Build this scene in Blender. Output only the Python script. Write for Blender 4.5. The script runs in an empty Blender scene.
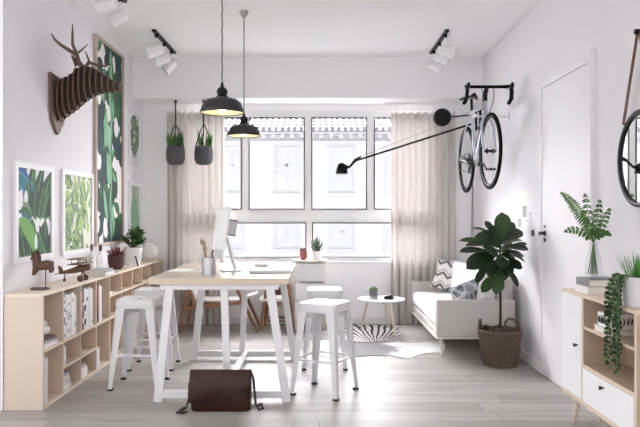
import bpy, bmesh, math, random
from mathutils import Vector, Matrix
random.seed(7)
C = bpy.context.scene.collection
PI = math.pi
F, CX, CY, HC = 690.0, 320.0, 213.5, 1.2          # focal length in px, image centre, eye height
XL, XR, YB, ZC = -1.93, 1.67, 7.50, 2.81          # left wall, right wall, window wall, ceiling
YBEAM, ZBEAM = 7.10, 2.39

def at(px, py, d):
    return Vector(((px-CX)*d/F, d, HC-(py-CY)*d/F))
def X(px, d): return (px-CX)*d/F
def Z(py, d): return HC-(py-CY)*d/F

# ------------------------------------------------------------------ materials
MATS = {}
def mat(name, col, rough=.5, metal=0., var=.05, scale=14., spec=.5, bump=0., stretch=(1,1,1)):
    if name in MATS: return MATS[name]
    m = bpy.data.materials.new(name); m.use_nodes = True
    nt = m.node_tree; b = nt.nodes['Principled BSDF']
    b.inputs['Roughness'].default_value = rough
    b.inputs['Metallic'].default_value = metal
    b.inputs['Specular IOR Level'].default_value = spec
    tc = nt.nodes.new('ShaderNodeTexCoord'); mp = nt.nodes.new('ShaderNodeMapping')
    mp.inputs['Scale'].default_value = stretch
    nz = nt.nodes.new('ShaderNodeTexNoise'); nz.inputs['Scale'].default_value = scale; nz.inputs['Detail'].default_value = 3
    mx = nt.nodes.new('ShaderNodeMix'); mx.data_type = 'RGBA'
    mx.inputs[6].default_value = (*[c*(1-var) for c in col], 1)
    mx.inputs[7].default_value = (*[min(1, c*(1+var)) for c in col], 1)
    L = nt.links.new
    L(tc.outputs['Object'], mp.inputs['Vector']); L(mp.outputs[0], nz.inputs['Vector'])
    L(nz.outputs['Fac'], mx.inputs[0]); L(mx.outputs[2], b.inputs['Base Color'])
    if bump:
        bp = nt.nodes.new('ShaderNodeBump'); bp.inputs['Strength'].default_value = bump; bp.inputs['Distance'].default_value = .004
        L(nz.outputs['Fac'], bp.inputs['Height']); L(bp.outputs[0], b.inputs['Normal'])
    MATS[name] = m
    return m

def wood(name, c1, c2, scale=6, stretch=(1,12,1), rough=.45):
    if name in MATS: return MATS[name]
    m = mat(name, c1, rough, 0, .05, scale, stretch=stretch)
    for n in m.node_tree.nodes:
        if n.bl_idname == 'ShaderNodeMix':
            n.inputs[6].default_value = (*c1, 1); n.inputs[7].default_value = (*c2, 1)
        if n.bl_idname == 'ShaderNodeTexNoise':
            n.inputs['Detail'].default_value = 6; n.inputs['Distortion'].default_value = .6
    return m

def fabric_translucent(name, col, f=.35):
    m = bpy.data.materials.new(name); m.use_nodes = True; nt = m.node_tree; N = nt.nodes; N.clear(); L = nt.links.new
    o = N.new('ShaderNodeOutputMaterial'); mx = N.new('ShaderNodeMixShader'); mx.inputs[0].default_value = f
    d = N.new('ShaderNodeBsdfDiffuse'); t = N.new('ShaderNodeBsdfTranslucent')
    tc = N.new('ShaderNodeTexCoord'); wv = N.new('ShaderNodeTexNoise'); wv.inputs['Scale'].default_value = 160
    cr = N.new('ShaderNodeMix'); cr.data_type = 'RGBA'
    cr.inputs[6].default_value = (*[c*.93 for c in col], 1); cr.inputs[7].default_value = (*col, 1)
    L(tc.outputs['Object'], wv.inputs['Vector']); L(wv.outputs['Fac'], cr.inputs[0])
    L(cr.outputs[2], d.inputs['Color']); L(cr.outputs[2], t.inputs['Color'])
    L(d.outputs[0], mx.inputs[1]); L(t.outputs[0], mx.inputs[2]); L(mx.outputs[0], o.inputs['Surface'])
    return m

def thin_glass(name, tint=(1,1,1), refl=.05):
    m = bpy.data.materials.new(name); m.use_nodes = True; nt = m.node_tree; N = nt.nodes; N.clear(); L = nt.links.new
    o = N.new('ShaderNodeOutputMaterial'); mx = N.new('ShaderNodeMixShader')
    lw = N.new('ShaderNodeLayerWeight'); lw.inputs['Blend'].default_value = .35
    mr = N.new('ShaderNodeMapRange'); mr.inputs['To Min'].default_value = refl; mr.inputs['To Max'].default_value = min(1, refl*5)
    t = N.new('ShaderNodeBsdfTransparent'); t.inputs['Color'].default_value = (*tint, 1)
    g = N.new('ShaderNodeBsdfGlossy'); g.inputs['Roughness'].default_value = .02
    L(lw.outputs['Facing'], mr.inputs['Value']); L(mr.outputs[0], mx.inputs[0])
    L(t.outputs[0], mx.inputs[1]); L(g.outputs[0], mx.inputs[2]); L(mx.outputs[0], o.inputs['Surface'])
    return m

def leafmat(name, col, rough=.4, tr=.25, var=.25):
    if name in MATS: return MATS[name]
    m = mat(name, col, rough, 0, var, 9)
    nt = m.node_tree; b = nt.nodes['Principled BSDF']; o = nt.nodes['Material Output']
    mx = nt.nodes.new('ShaderNodeMixShader'); mx.inputs[0].default_value = tr
    t = nt.nodes.new('ShaderNodeBsdfTranslucent'); t.inputs['Color'].default_value = (*[min(1, c*1.5) for c in col], 1)
    nt.links.new(b.outputs[0], mx.inputs[1]); nt.links.new(t.outputs[0], mx.inputs[2]); nt.links.new(mx.outputs[0], o.inputs['Surface'])
    return m

# ------------------------------------------------------------------ mesh builder
class MB:
    def __init__(s): s.v = []; s.f = []; s.m = []; s.cur = 0
    def add(s, vs, fs):
        o = len(s.v); s.v += [Vector(v) for v in vs]
        for f in fs: s.f.append([i+o for i in f]); s.m.append(s.cur)
    def box(s, x0, x1, y0, y1, z0, z1):
        vs = [(x,y,z) for z in (z0,z1) for y in (y0,y1) for x in (x0,x1)]
        s.add(vs, [(0,2,3,1),(4,5,7,6),(0,1,5,4),(2,6,7,3),(0,4,6,2),(1,3,7,5)])
        return s
    def obox(s, c, size, M):
        hx, hy, hz = [q/2 for q in size]
        vs = [Vector(c) + M @ Vector((x,y,z)) for z in (-hz,hz) for y in (-hy,hy) for x in (-hx,hx)]
        s.add(vs, [(0,2,3,1),(4,5,7,6),(0,1,5,4),(2,6,7,3),(0,4,6,2),(1,3,7,5)]); return s
    def bar(s, p0, p1, w, t, side=(1,0,0), w1=None, t1=None):
        p0, p1 = Vector(p0), Vector(p1); d = (p1-p0).normalized()
        a = Vector(side); a = (a - d*a.dot(d)).normalized(); b = d.cross(a)
        w1 = w if w1 is None else w1; t1 = t if t1 is None else t1
        vs = []
        for p, ww, tt in ((p0,w,t),(p1,w1,t1)):
            for i, j in ((-1,-1),(1,-1),(1,1),(-1,1)): vs.append(p + a*ww/2*i + b*tt/2*j)
        s.add(vs, [(3,2,1,0),(4,5,6,7),(0,1,5,4),(1,2,6,5),(2,3,7,6),(3,0,4,7)]); return s
    def tube(s, pts, r, n=10, closed=False, cap=True, flat=1.0, up=None):
        pts = [Vector(p) for p in pts]; k = len(pts)
        rs = r if isinstance(r, (list, tuple)) else [r]*k
        tans = []
        for i in range(k):
            if closed: t = pts[(i+1)%k]-pts[i-1]
            else: t = pts[min(i+1,k-1)]-pts[max(i-1,0)]
            tans.append(t.normalized())
        a = Vector(up) if up else (Vector((0,0,1)) if abs(tans[0].z) < .9 else Vector((1,0,0)))
        rings = []
        for i in range(k):
            t = tans[i]
            ref = Vector(up) if up else a
            aa = ref - t*ref.dot(t)
            if aa.length < 1e-6: aa = Vector((1,0,0)) - t*t.x
            a = aa.normalized(); b = t.cross(a)
            rings.append([pts[i] + (a*math.cos(2*PI*j/n)*flat + b*math.sin(2*PI*j/n))*rs[i] for j in range(n)])
        vs = [p for q in rings for p in q]; fs = []
        for i in range(k if closed else k-1):
            i2 = (i+1) % k
            for j in range(n):
                j2 = (j+1) % n; fs.append((i*n+j, i*n+j2, i2*n+j2, i2*n+j))
        if cap and not closed:
            fs.append(tuple(range(n-1,-1,-1))); fs.append(tuple((k-1)*n+j for j in range(n)))
        s.add(vs, fs); return s
    def cyl(s, p0, p1, r0, r1=None, n=20): return s.tube([p0,p1], [r0, r0 if r1 is None else r1], n)
    def lathe(s, prof, c=(0,0,0), n=28, M=None, sx=1., sy=1., cap=True):
        c = Vector(c); vs = []; fs = []; k = len(prof)
        for r, z in prof:
            for j in range(n):
                p = Vector((r*math.cos(2*PI*j/n)*sx, r*math.sin(2*PI*j/n)*sy, z))
                vs.append(c + (M @ p if M else p))
        for i in range(k-1):
            for j in range(n):
                j2 = (j+1)%n; fs.append((i*n+j, i*n+j2, (i+1)*n+j2, (i+1)*n+j))
        if cap and prof[0][0] > 1e-5: fs.append(tuple(range(n-1,-1,-1)))
        if cap and prof[-1][0] > 1e-5: fs.append(tuple((k-1)*n+j for j in range(n)))
        s.add(vs, fs); return s
    def ball(s, c, r, n=20, sc=(1,1,1), M=None):
        prof = [(max(1e-6, r*math.sin(PI*i/10)), -r*math.cos(PI*i/10)*sc[2]) for i in range(11)]
        return s.lathe(prof, c, n, M, sc[0], sc[1])
    def prism(s, poly, off):
        """poly: 3d points of a planar outline, off: extrusion vector"""
        poly = [Vector(p) for p in poly]; off = Vector(off); n = len(poly)
        s.add(poly + [p+off for p in poly], [tuple(range(n-1,-1,-1)), tuple(range(n,2*n))] +
              [(i,(i+1)%n,n+(i+1)%n,n+i) for i in range(n)]); return s
    def grid(s, fn, nu, nv, wrap=False):
        vs = [fn(i/nu, j/nv) for j in range(nv+1) for i in range(nu+1)]
        s.add(vs, [(j*(nu+1)+i, j*(nu+1)+i+1, (j+1)*(nu+1)+i+1, (j+1)*(nu+1)+i) for j in range(nv) for i in range(nu)]); return s
    def leaf(s, base, tip, normal, w, droop=.0, cup=.15, n=7, peak=.5, stalk=.0, pw=.75):
        base, tip = Vector(base), Vector(tip); d = tip-base; L = d.length
        if L < 1e-4: return s
        nn = Vector(normal); nn = nn - d*nn.dot(d)/d.length_squared
        if nn.length < 1e-5: nn = d.orthogonal()
        nn.normalize(); side = d.cross(nn).normalized()
        vs = []
        for i in range(n+1):
            t = i/n
            if t < stalk: ww = .02
            else:
                q = (t-stalk)/(1-stalk); e = math.log(.5)/math.log(peak)
                ww = max(0, math.sin(PI*min(1, q**e)))**pw
            p = base + d*t - nn*droop*L*(t*t-t*.4) 
            h = w/2*ww
            vs += [p + side*h + nn*h*cup*2, p, p - side*h + nn*h*cup*2]
        fs = []
        for i in range(n):
            for j in (0,1): fs.append((i*3+j, i*3+j+1, (i+1)*3+j+1, (i+1)*3+j))
        s.add(vs, fs); return s
    def pillow(s, w, h, t, M, c, n=14):
        c = Vector(c)
        for sg in (1,-1):
            def fn(u, v):
                a, b = u*2-1, v*2-1
                th = t/2*((1-abs(a)**3.2)*(1-abs(b)**3.2))**.55
                pin = 1-.07*(1-abs(b)**2)*abs(a)**3; pin2 = 1-.07*(1-abs(a)**2)*abs(b)**3
                return c + M @ Vector((a*w/2*pin, sg*th, b*h/2*pin2))
            s.grid(fn, n, n)
        return s
    def build(s, name, m, parent=None, smooth=False, bevel=0, world=True, weld=False):
        me = bpy.data.meshes.new(name)
        off = Vector((0,0,0))
        if parent is not None and world:
            q = parent
            while q is not None: off += q.location; q = q.parent
        me.from_pydata([tuple(v-off) for v in s.v], [], s.f)
        ms = m if isinstance(m, (list, tuple)) else [m]
        for k in ms: me.materials.append(k)
        me.polygons.foreach_set('material_index', [min(i, len(ms)-1) for i in s.m])
        bm = bmesh.new(); bm.from_mesh(me)
        if weld: bmesh.ops.remove_doubles(bm, verts=bm.verts, dist=1e-5)
        bmesh.ops.recalc_face_normals(bm, faces=bm.faces)
        bm.to_mesh(me); bm.free()
        if smooth:
            me.polygons.foreach_set('use_smooth', [True]*len(me.polygons))
            try: me.set_sharp_from_angle(angle=math.radians(42))
            except Exception: pass
        o = bpy.data.objects.new(name, me); C.objects.link(o)
        if parent is not None: o.parent = parent
        if bevel:
            b = o.modifiers.new('bevel', 'BEVEL'); b.width = bevel; b.segments = 2; b.limit_method = 'ANGLE'
        return o

def thing(name, label, cat, loc=(0,0,0), group=None):
    o = bpy.data.objects.new(name, None); C.objects.link(o); o.location = loc; o.empty_display_size = .1
    o['label'] = label; o['category'] = cat
    if group: o['group'] = group
    return o
def tag(o, label, cat, group=None):
    o['label'] = label; o['category'] = cat
    if group: o['group'] = group
    return o
def struct(o): o['kind'] = 'structure'; return o
def dup(root, loc, rotz=0., label=None, group=None):
    r = root.copy(); C.objects.link(r); r.location = loc; r.rotation_euler = (0,0,rotz)
    if label: r['label'] = label
    if group: r['group'] = group
    for ch in list(root.children):
        c = ch.copy(); C.objects.link(c); c.parent = r
        for g in list(ch.children):
            d = g.copy(); C.objects.link(d); d.parent = c
    return r
def rotz(a): return Matrix.Rotation(a, 3, 'Z')
def rx(a): return Matrix.Rotation(a, 3, 'X')
def ry(a): return Matrix.Rotation(a, 3, 'Y')

# palette
M_wall = mat('wall_paint', (.775,.76,.785), .75, 0, .012, 3, .2)  # side walls toned down, weaker light put into the paint colour
M_wallbright = mat('wall_paint_brightened', (.94,.935,.945), .75, 0, .012, 3, .2)  # same wall brightened, window-side light put into the paint colour
M_ceil = mat('ceiling_paint', (.89,.88,.89), .8, 0, .01, 3, .2)  # ceiling and beam lightened along with the back wall to imitate light
M_white = mat('white_paint', (.85,.85,.86), .4, 0, .015)
M_whitemetal = mat('white_powder_coat', (.77,.77,.785), .33, 0, .012)
M_black = mat('black_metal', (.0045,.0045,.005), .42, spec=.3)
M_gasket = mat('black_gasket', (.02,.02,.024), .6)
M_birch = wood('birch_veneer', (.63,.535,.445), (.70,.60,.51), 5, (3,3,22))
M_birchtop = wood('birch_top', (.72,.60,.48), (.81,.70,.58), 5, (14,2,4))
M_shelfshade = wood('birch_inside_shade', (.60,.47,.36), (.70,.565,.44), 5, (3,14,14))  # birch browned, the shade inside the cells is in the colour
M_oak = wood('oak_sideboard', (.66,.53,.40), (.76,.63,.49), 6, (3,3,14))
M_oakinshade = wood('oak_inside_shade', (.40,.285,.20), (.47,.345,.25), 6, (3,14,3))  # oak darkened to paint in the shade at the cabinet back
M_walnut = wood('walnut', (.23,.105,.05), (.34,.165,.085), 9, (4,4,12))
M_darkwood = wood('carved_dark_wood', (.065,.034,.021), (.15,.076,.045), 16, (2,2,6))
M_ashleg = wood('pale_ash', (.72,.62,.50), (.80,.70,.58), 8, (6,6,20))
M_rubber = mat('black_rubber', (.015,.015,.016), .7)
M_porc = mat('white_ceramic', (.86,.86,.86), .25)
M_paper = mat('white_paper', (.84,.83,.82), .7)
M_pages = mat('page_edges', (.80,.77,.71), .8, 0, .08, 60, stretch=(1,1,30))
M_soil = mat('dark_soil', (.03,.02,.015), .9, 0, .4, 60)
M_steel = mat('brushed_steel', (.55,.55,.56), .32, .95, .05, 30, stretch=(1,1,.05))

# ------------------------------------------------------------------ setting
def floor_mat():
    m = bpy.data.materials.new('whitewashed_planks'); m.use_nodes = True; nt = m.node_tree; N = nt.nodes; L = nt.links.new
    b = N['Principled BSDF']; tc = N.new('ShaderNodeTexCoord')
    br = N.new('ShaderNodeTexBrick'); br.offset = 0; br.offset_frequency = 2
    br.inputs['Scale'].default_value = 1; br.inputs['Mortar Size'].default_value = .0022; br.inputs['Mortar Smooth'].default_value = .2
    br.inputs['Brick Width'].default_value = 1.55; br.inputs['Row Height'].default_value = .19; br.inputs['Bias'].default_value = 0
    br.inputs['Color1'].default_value = (.335,.31,.285,1); br.inputs['Color2'].default_value = (.44,.42,.395,1); br.inputs['Mortar'].default_value = (.13,.12,.11,1)
    mp = N.new('ShaderNodeMapping'); mp.inputs['Scale'].default_value = (.7, 9, 1)
    g1 = N.new('ShaderNodeTexNoise'); g1.inputs['Scale'].default_value = 2.3; g1.inputs['Detail'].default_value = 7; g1.inputs['Distortion'].default_value = .7
    g2 = N.new('ShaderNodeTexNoise'); g2.inputs['Scale'].default_value = 1.2; g2.inputs['Detail'].default_value = 3
    mp2 = N.new('ShaderNodeMapping'); mp2.inputs['Scale'].default_value = (.8, 3, 1)
    r1 = N.new('ShaderNodeMapRange'); r1.inputs['From Min'].default_value = .3; r1.inputs['From Max'].default_value = .7; r1.inputs['To Min'].default_value = .83; r1.inputs['To Max'].default_value = 1.13
    r2 = N.new('ShaderNodeMapRange'); r2.inputs['From Min'].default_value = .3; r2.inputs['From Max'].default_value = .7; r2.inputs['To Min'].default_value = .9; r2.inputs['To Max'].default_value = 1.1
    mu = N.new('ShaderNodeMath'); mu.operation = 'MULTIPLY'
    vm = N.new('ShaderNodeVectorMath'); vm.operation = 'SCALE'
    sp = N.new('ShaderNodeSeparateXYZ'); cb = N.new('ShaderNodeCombineXYZ'); dv = N.new('ShaderNodeMath'); dv.operation = 'DIVIDE'; dv.inputs[1].default_value = .19
    fl = N.new('ShaderNodeMath'); fl.operation = 'FLOOR'; wn = N.new('ShaderNodeTexWhiteNoise'); wn.noise_dimensions = '1D'
    ml = N.new('ShaderNodeMath'); ml.operation = 'MULTIPLY_ADD'; ml.inputs[1].default_value = 1.55
    L(tc.outputs['Object'], sp.inputs[0]); L(sp.outputs['Y'], dv.inputs[0]); L(dv.outputs[0], fl.inputs[0]); L(fl.outputs[0], wn.inputs['W'])
    L(wn.outputs['Value'], ml.inputs[0]); L(sp.outputs['X'], ml.inputs[2]); L(ml.outputs[0], cb.inputs['X']); L(sp.outputs['Y'], cb.inputs['Y']); L(cb.outputs[0], br.inputs['Vector']); L(tc.outputs['Object'], mp.inputs[0]); L(mp.outputs[0], g1.inputs['Vector'])
    L(tc.outputs['Object'], mp2.inputs[0]); L(mp2.outputs[0], g2.inputs['Vector'])
    L(g1.outputs['Fac'], r1.inputs['Value']); L(g2.outputs['Fac'], r2.inputs['Value'])
    L(r1.outputs[0], mu.inputs[0]); L(r2.outputs[0], mu.inputs[1])
    L(br.outputs['Color'], vm.inputs[0]); L(mu.outputs[0], vm.inputs['Scale']); L(vm.outputs[0], b.inputs['Base Color'])
    rr = N.new('ShaderNodeMapRange'); b.inputs['Specular IOR Level'].default_value = .32; rr.inputs['To Min'].default_value = .38; rr.inputs['To Max'].default_value = .55
    L(g1.outputs['Fac'], rr.inputs['Value']); L(rr.outputs[0], b.inputs['Roughness'])
    bp = N.new('ShaderNodeBump'); bp.inputs['Strength'].default_value = .12; bp.inputs['Distance'].default_value = .002
    L(br.outputs['Fac'], bp.inputs['Height']); bp.invert = True; L(bp.outputs[0], b.inputs['Normal'])
    return m
FX0, FY0 = -3.6, -2.6
struct(MB().box(FX0, XR+.15, FY0, YB+.2, -.12, 0).build('floor', floor_mat()))
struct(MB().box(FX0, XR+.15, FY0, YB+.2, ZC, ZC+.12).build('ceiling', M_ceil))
# left wall: an L that widens towards the viewer at y = 4.20
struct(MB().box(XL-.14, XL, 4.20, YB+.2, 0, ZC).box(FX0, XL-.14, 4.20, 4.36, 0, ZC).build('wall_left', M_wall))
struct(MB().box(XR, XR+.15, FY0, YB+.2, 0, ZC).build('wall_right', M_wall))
# window wall with one long opening
WX0, WX1 = X(182, YB), X(434, YB)
WZ0, WZ1 = Z(261, YB), Z(111, YB)
b = MB()
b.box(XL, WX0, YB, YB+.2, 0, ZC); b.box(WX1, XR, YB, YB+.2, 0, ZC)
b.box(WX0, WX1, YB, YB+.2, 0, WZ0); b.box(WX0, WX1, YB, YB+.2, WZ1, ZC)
struct(b.build('wall_back', M_wallbright))
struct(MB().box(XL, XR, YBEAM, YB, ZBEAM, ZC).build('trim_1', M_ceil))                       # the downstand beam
struct(MB().box(WX0-.05, WX1+.05, YB-.035, YB+.02, WZ0-.03, WZ0).build('trim_2', M_white, bevel=.004))  # window sill
struct(MB().box(XR-.014, XR, 5.22, YB, 0, .085).box(XR-.014, XR, FY0, 4.12, 0, .085).build('baseboard_right', M_white, bevel=.003))
struct(MB().box(XL, XR-.014, YB-.014, YB, 0, .075).build('baseboard_back', M_white, bevel=.003))
struct(MB().box(XL, XL+.003, 4.22, YB-.014, 0, .075).build('baseboard_left', M_white, bevel=.003))
# window lattice (white mullions) and six sashes
GLASS = thin_glass('window_glass', (.99,.99,1), .03)
ups = [(185.5,241.4),(248.5,304.6),(311.4,367),(374.2,430)]
los = [(185.5,306.2),(312.2,430)]
UY, LY = (117.1,209.6), (222.6,257.6)
def wz(p): return Z(p, YB)
b = MB()
y0, y1 = YB+.03, YB+.10
b.box(WX0, WX1, y0, y1, wz(UY[0]), WZ1); b.box(WX0, WX1, y0, y1, WZ0, wz(LY[1])); b.box(WX0, WX1, y0, y1, wz(LY[0]), wz(UY[1]))
edges = [WX0]+[X(q, YB) for p in ups for q in p]+[WX1]
for i in range(0, len(edges), 2): b.box(edges[i], edges[i+1], y0, y1, wz(UY[1]), wz(UY[0]))
edges = [WX0]+[X(q, YB) for p in los for q in p]+[WX1]
for i in range(0, len(edges), 2): b.box(edges[i], edges[i+1], y0, y1, wz(LY[1]), wz(LY[0]))
struct(b.build('trim_3', mat('window_white', (.93,.93,.935), .4, 0, .01)))
n = 0
for grp, (ya, yb) in ((ups, UY), (los, LY)):
    for (a, c) in grp:
        n += 1
        xa, xc, zb, zt = X(a,YB), X(c,YB), wz(yb), wz(ya); w = .0105
        f = MB(); y0, y1 = YB+.018, YB+.06
        f.box(xa, xa+w, y0, y1, zb, zt).box(xc-w, xc, y0, y1, zb, zt).box(xa+w, xc-w, y0, y1, zb, zb+w).box(xa+w, xc-w, y0, y1, zt-w, zt)
        fo = struct(f.build('window_%d' % n, M_gasket))
        MB().box(xa+w, xc-w, YB+.04, YB+.045, zb+w, zt-w).build('pane', GLASS, fo)
# door in the right wall
DY0, DY1, DZ = 4.23, 5.15, 2.13
M_door = mat('door_paint', (.79,.775,.80), .5, 0, .012)
dr = struct(MB().box(XR-.012, XR, DY0, DY1, .005, DZ).build('door_1', M_door, bevel=.002))
b = MB().box(XR-.035, XR, DY0-.06, DY0-.004, 0, 2.20); b.box(XR-.018, XR, DY1+.004, DY1+.05, 0, DZ+.05); b.box(XR-.018, XR, DY0-.004, DY1+.004, DZ+.004, DZ+.05)
b.build('casing', M_door, dr, bevel=.003)
b = MB(); hy, hz = 5.08, 1.055
b.cyl((XR-.012,hy,hz), (XR-.06,hy,hz), .012, n=12).tube([(XR-.055,hy,hz),(XR-.058,hy-.04,hz),(XR-.055,hy-.085,hz)], [.009,.008,.006], 10)
b.cyl((XR-.012,hy,hz), (XR-.02,hy,hz), .018).cyl((XR-.012,hy,hz-.05), (XR-.020,hy,hz-.05), .015).cyl((XR-.012,hy,hz+.05), (XR-.018,hy,hz+.05), .010)
b.build('door_handle', M_black, dr, smooth=True)

# ------------------------------------------------------------------ outside: street and the building across it
M_fac = mat('facade_plaster', (.56,.56,.565), .9, 0, .03, 1.5)
M_facd = mat('facade_trim', (.50,.50,.515), .9, 0, .03, 3)
M_facw = mat('facade_window', (.48,.485,.50), .5, 0, .03, 3)
M_tile = mat('roof_tile', (.20,.195,.23), .9, 0, .2, 3)
struct(MB().box(-16, 16, YB+.6, 26, -3.3, -3.2).build('street', mat('street_paving', (.6,.6,.6), .9)))
YF = 20.
bl = thing('building', 'pale plastered house with tiled eaves across the street outside the windows', 'building', (0,YF,-3.2))
ez = Z(131, YF)
MB().box(-9, 9, YF, YF+3, -3.2, ez).build('facade_wall', M_fac, bl)
b = MB().box(-9, 9, YF-.10, YF, Z(143,YF), Z(141,YF))
b.box(-9, 9, YF-.22, YF, Z(134.5,YF), ez)
for i in range(60): b.box(-8.7+i*.28, -8.7+i*.28+.12, YF-.18, YF, Z(138.5,YF), Z(134.5,YF))
b.box(-9, 9, YF-.05, YF, Z(200.5,YF)-.5, Z(200.5,YF)-.44)
b.build('cornice', M_facd, bl)
b = MB()
for i in range(100):
    xx = -9+i*.18
    for r in range(5):
        yy, zz = YF-.3+r*.42, ez+.02+r*.14
        b.tube([(xx,yy,zz),(xx,yy+.44,zz+.13)], [.07,.06], 8)
b.box(-9, 9, YF-.25, YF+2, ez-.05, ez)
b.build('roof', M_tile, bl)
k = 0
for (pa, pb, ta, tb) in ((222,243,150,193),(275,298,150,193),(330,353,150,193),(386,409,150,193),(275,298,222,249),(330,353,222,249),(222,243,222,249),(386,409,222,249)):
    xa, xb, za, zb = X(pa,YF), X(pb,YF), Z(tb,YF), Z(ta,YF)
    w = MB().box(xa-.06, xb+.06, YF-.06, YF, zb, zb+.08).box(xa-.07, xb+.07, YF-.09, YF, za-.09, za)
    w.box(xa-.05, xa, YF-.05, YF, za, zb).box(xb, xb+.05, YF-.05, YF, za, zb)
    xm = (xa+xb)/2
    w.box(xm-.03, xm+.03, YF-.03, YF, za, zb).box(xa, xb, YF-.03, YF, za+(zb-za)*.62, za+(zb-za)*.67)
    wo = w.build('window', M_facd, bl)
    MB().box(xa, xb, YF-.012, YF, za, zb).build('pane', M_facw, wo)

# ------------------------------------------------------------------ curtains
M_curt = fabric_translucent('linen_curtain', (.70,.665,.635), .09)
def curtain(pa, pb, d, label, seed, zt, folds):
    xa, xb = X(pa, d), X(pb, d)
    r = random.Random(seed); ph = [r.uniform(-.5,.5) for _ in range(60)]; am = [r.uniform(.6,1.15) for _ in range(60)]
    t = thing('curtain', label, 'curtain', ((xa+xb)/2, d, 0), 'linen curtains beside the windows')
    def fn(u, v):
        s = u*folds; i = int(s)
        a = am[i]*(1-(s-i)) + am[i+1]*(s-i); q = ph[i]*(1-(s-i)) + ph[i+1]*(s-i)
        y = d + .034*a*math.sin(2*PI*s + q*.9*(1-v)) + .008*math.sin(5*s+3*v)
        x = xa + (xb-xa)*u + .012*math.sin(2*PI*s*1.0+1+q)*(1-v)
        z = .015 + (zt-.015)*v
        if v > .99: z += .012*math.cos(2*PI*s)
        return Vector((x, y, z))
    MB().grid(fn, int(folds*14), 24).build('fabric_panel', M_curt, t, smooth=True)
    h = MB()
    for i in range(int(folds)+1):
        h.tube([(xa+(xb-xa)*min(.995,(i+.02)/folds), d, zt-.01),(xa+(xb-xa)*min(.995,(i+.02)/folds), d, ZBEAM-.022)], .003, 6)
    h.tube([(xa+.004,d,zt-.012),(xb-.004,d,zt-.012)], .004, 6)
    h.build('heading_tape', M_white, t)
curtain(167, 224.5, 7.40, 'gathered beige linen curtain behind the two hanging planters', 3, Z(112,7.4), 9)
curtain(390.5, 455, 7.415, 'gathered beige linen curtain behind the sofa and black disc', 5, Z(112.5,7.42), 9)
tag(MB().box(-1.75, -.85, 7.39, 7.42, ZBEAM-.022, ZBEAM-.001).build('curtain_track', M_white), 'white curtain track under the beam above the planters', 'curtain track', 'curtain tracks')
tag(MB().box(.70, 1.50, 7.40, 7.43, ZBEAM-.022, ZBEAM-.001).build('curtain_track', M_white), 'white curtain track under the beam above the sofa', 'curtain track', 'curtain tracks')

# ------------------------------------------------------------------ track lights
def track(xc, ya, yb, label, sgn, spots):
    t = thing('track_light', label, 'ceiling light', (xc,(ya+yb)/2,ZC), 'ceiling track lights')
    MB().box(xc-.017, xc+.017, ya, yb, ZC-.022, ZC-.001).build('track', M_black, t)
    for (yy, yaw, tilt) in spots:
        h = MB(); zc = ZC-.17
        a = Vector((sgn*math.cos(yaw)*math.cos(tilt), math.sin(yaw)*math.cos(tilt), -math.sin(tilt)))
        c = Vector((xc+sgn*.012, yy, zc))
        p0, p1 = c - a*.055, c + a*.075
        Mx = a.to_track_quat('Z','Y').to_matrix()
        h.lathe([(.001,-.06),(.034,-.06),(.040,-.052),(.050,.07),(.050,.078),(.043,.078),(.038,.03),(.001,.03)], c, 22, Mx)
        ho = h.build('lamp_head', M_white, t, smooth=True)
        s = MB().cyl((xc,yy,ZC-.02), (xc,yy,ZC-.05), .018, n=12)
        s.build('adapter', M_black, t, smooth=True)
        MB().cyl((xc,yy,ZC-.05), (xc,yy,zc+.02), .007, n=8).tube([(xc,yy,zc+.055),(xc,yy+.045,zc+.03),(xc+sgn*.012,yy+.05,zc)], .005, 8).build('stem', M_white, t, smooth=True)
track(-1.45, 6.02, 6.88, 'black ceiling track with three white spots, above the beam-side pictures', -1, [(6.12,-.35,.35),(6.44,-.3,.3),(6.74,-.5,.75)])
track(-1.47, 4.25, 5.20, 'black ceiling track with white spots above the deer head, cut off by the frame', -1, [(4.45,-.3,.4),(4.78,-.3,.4),(5.08,-.5,.6)])
track(1.11, 6.02, 6.88, 'black ceiling track with three white spots above the bicycle side', 1, [(6.12,-.3,.3),(6.42,-.3,.35),(6.74,-.4,.5)])

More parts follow.
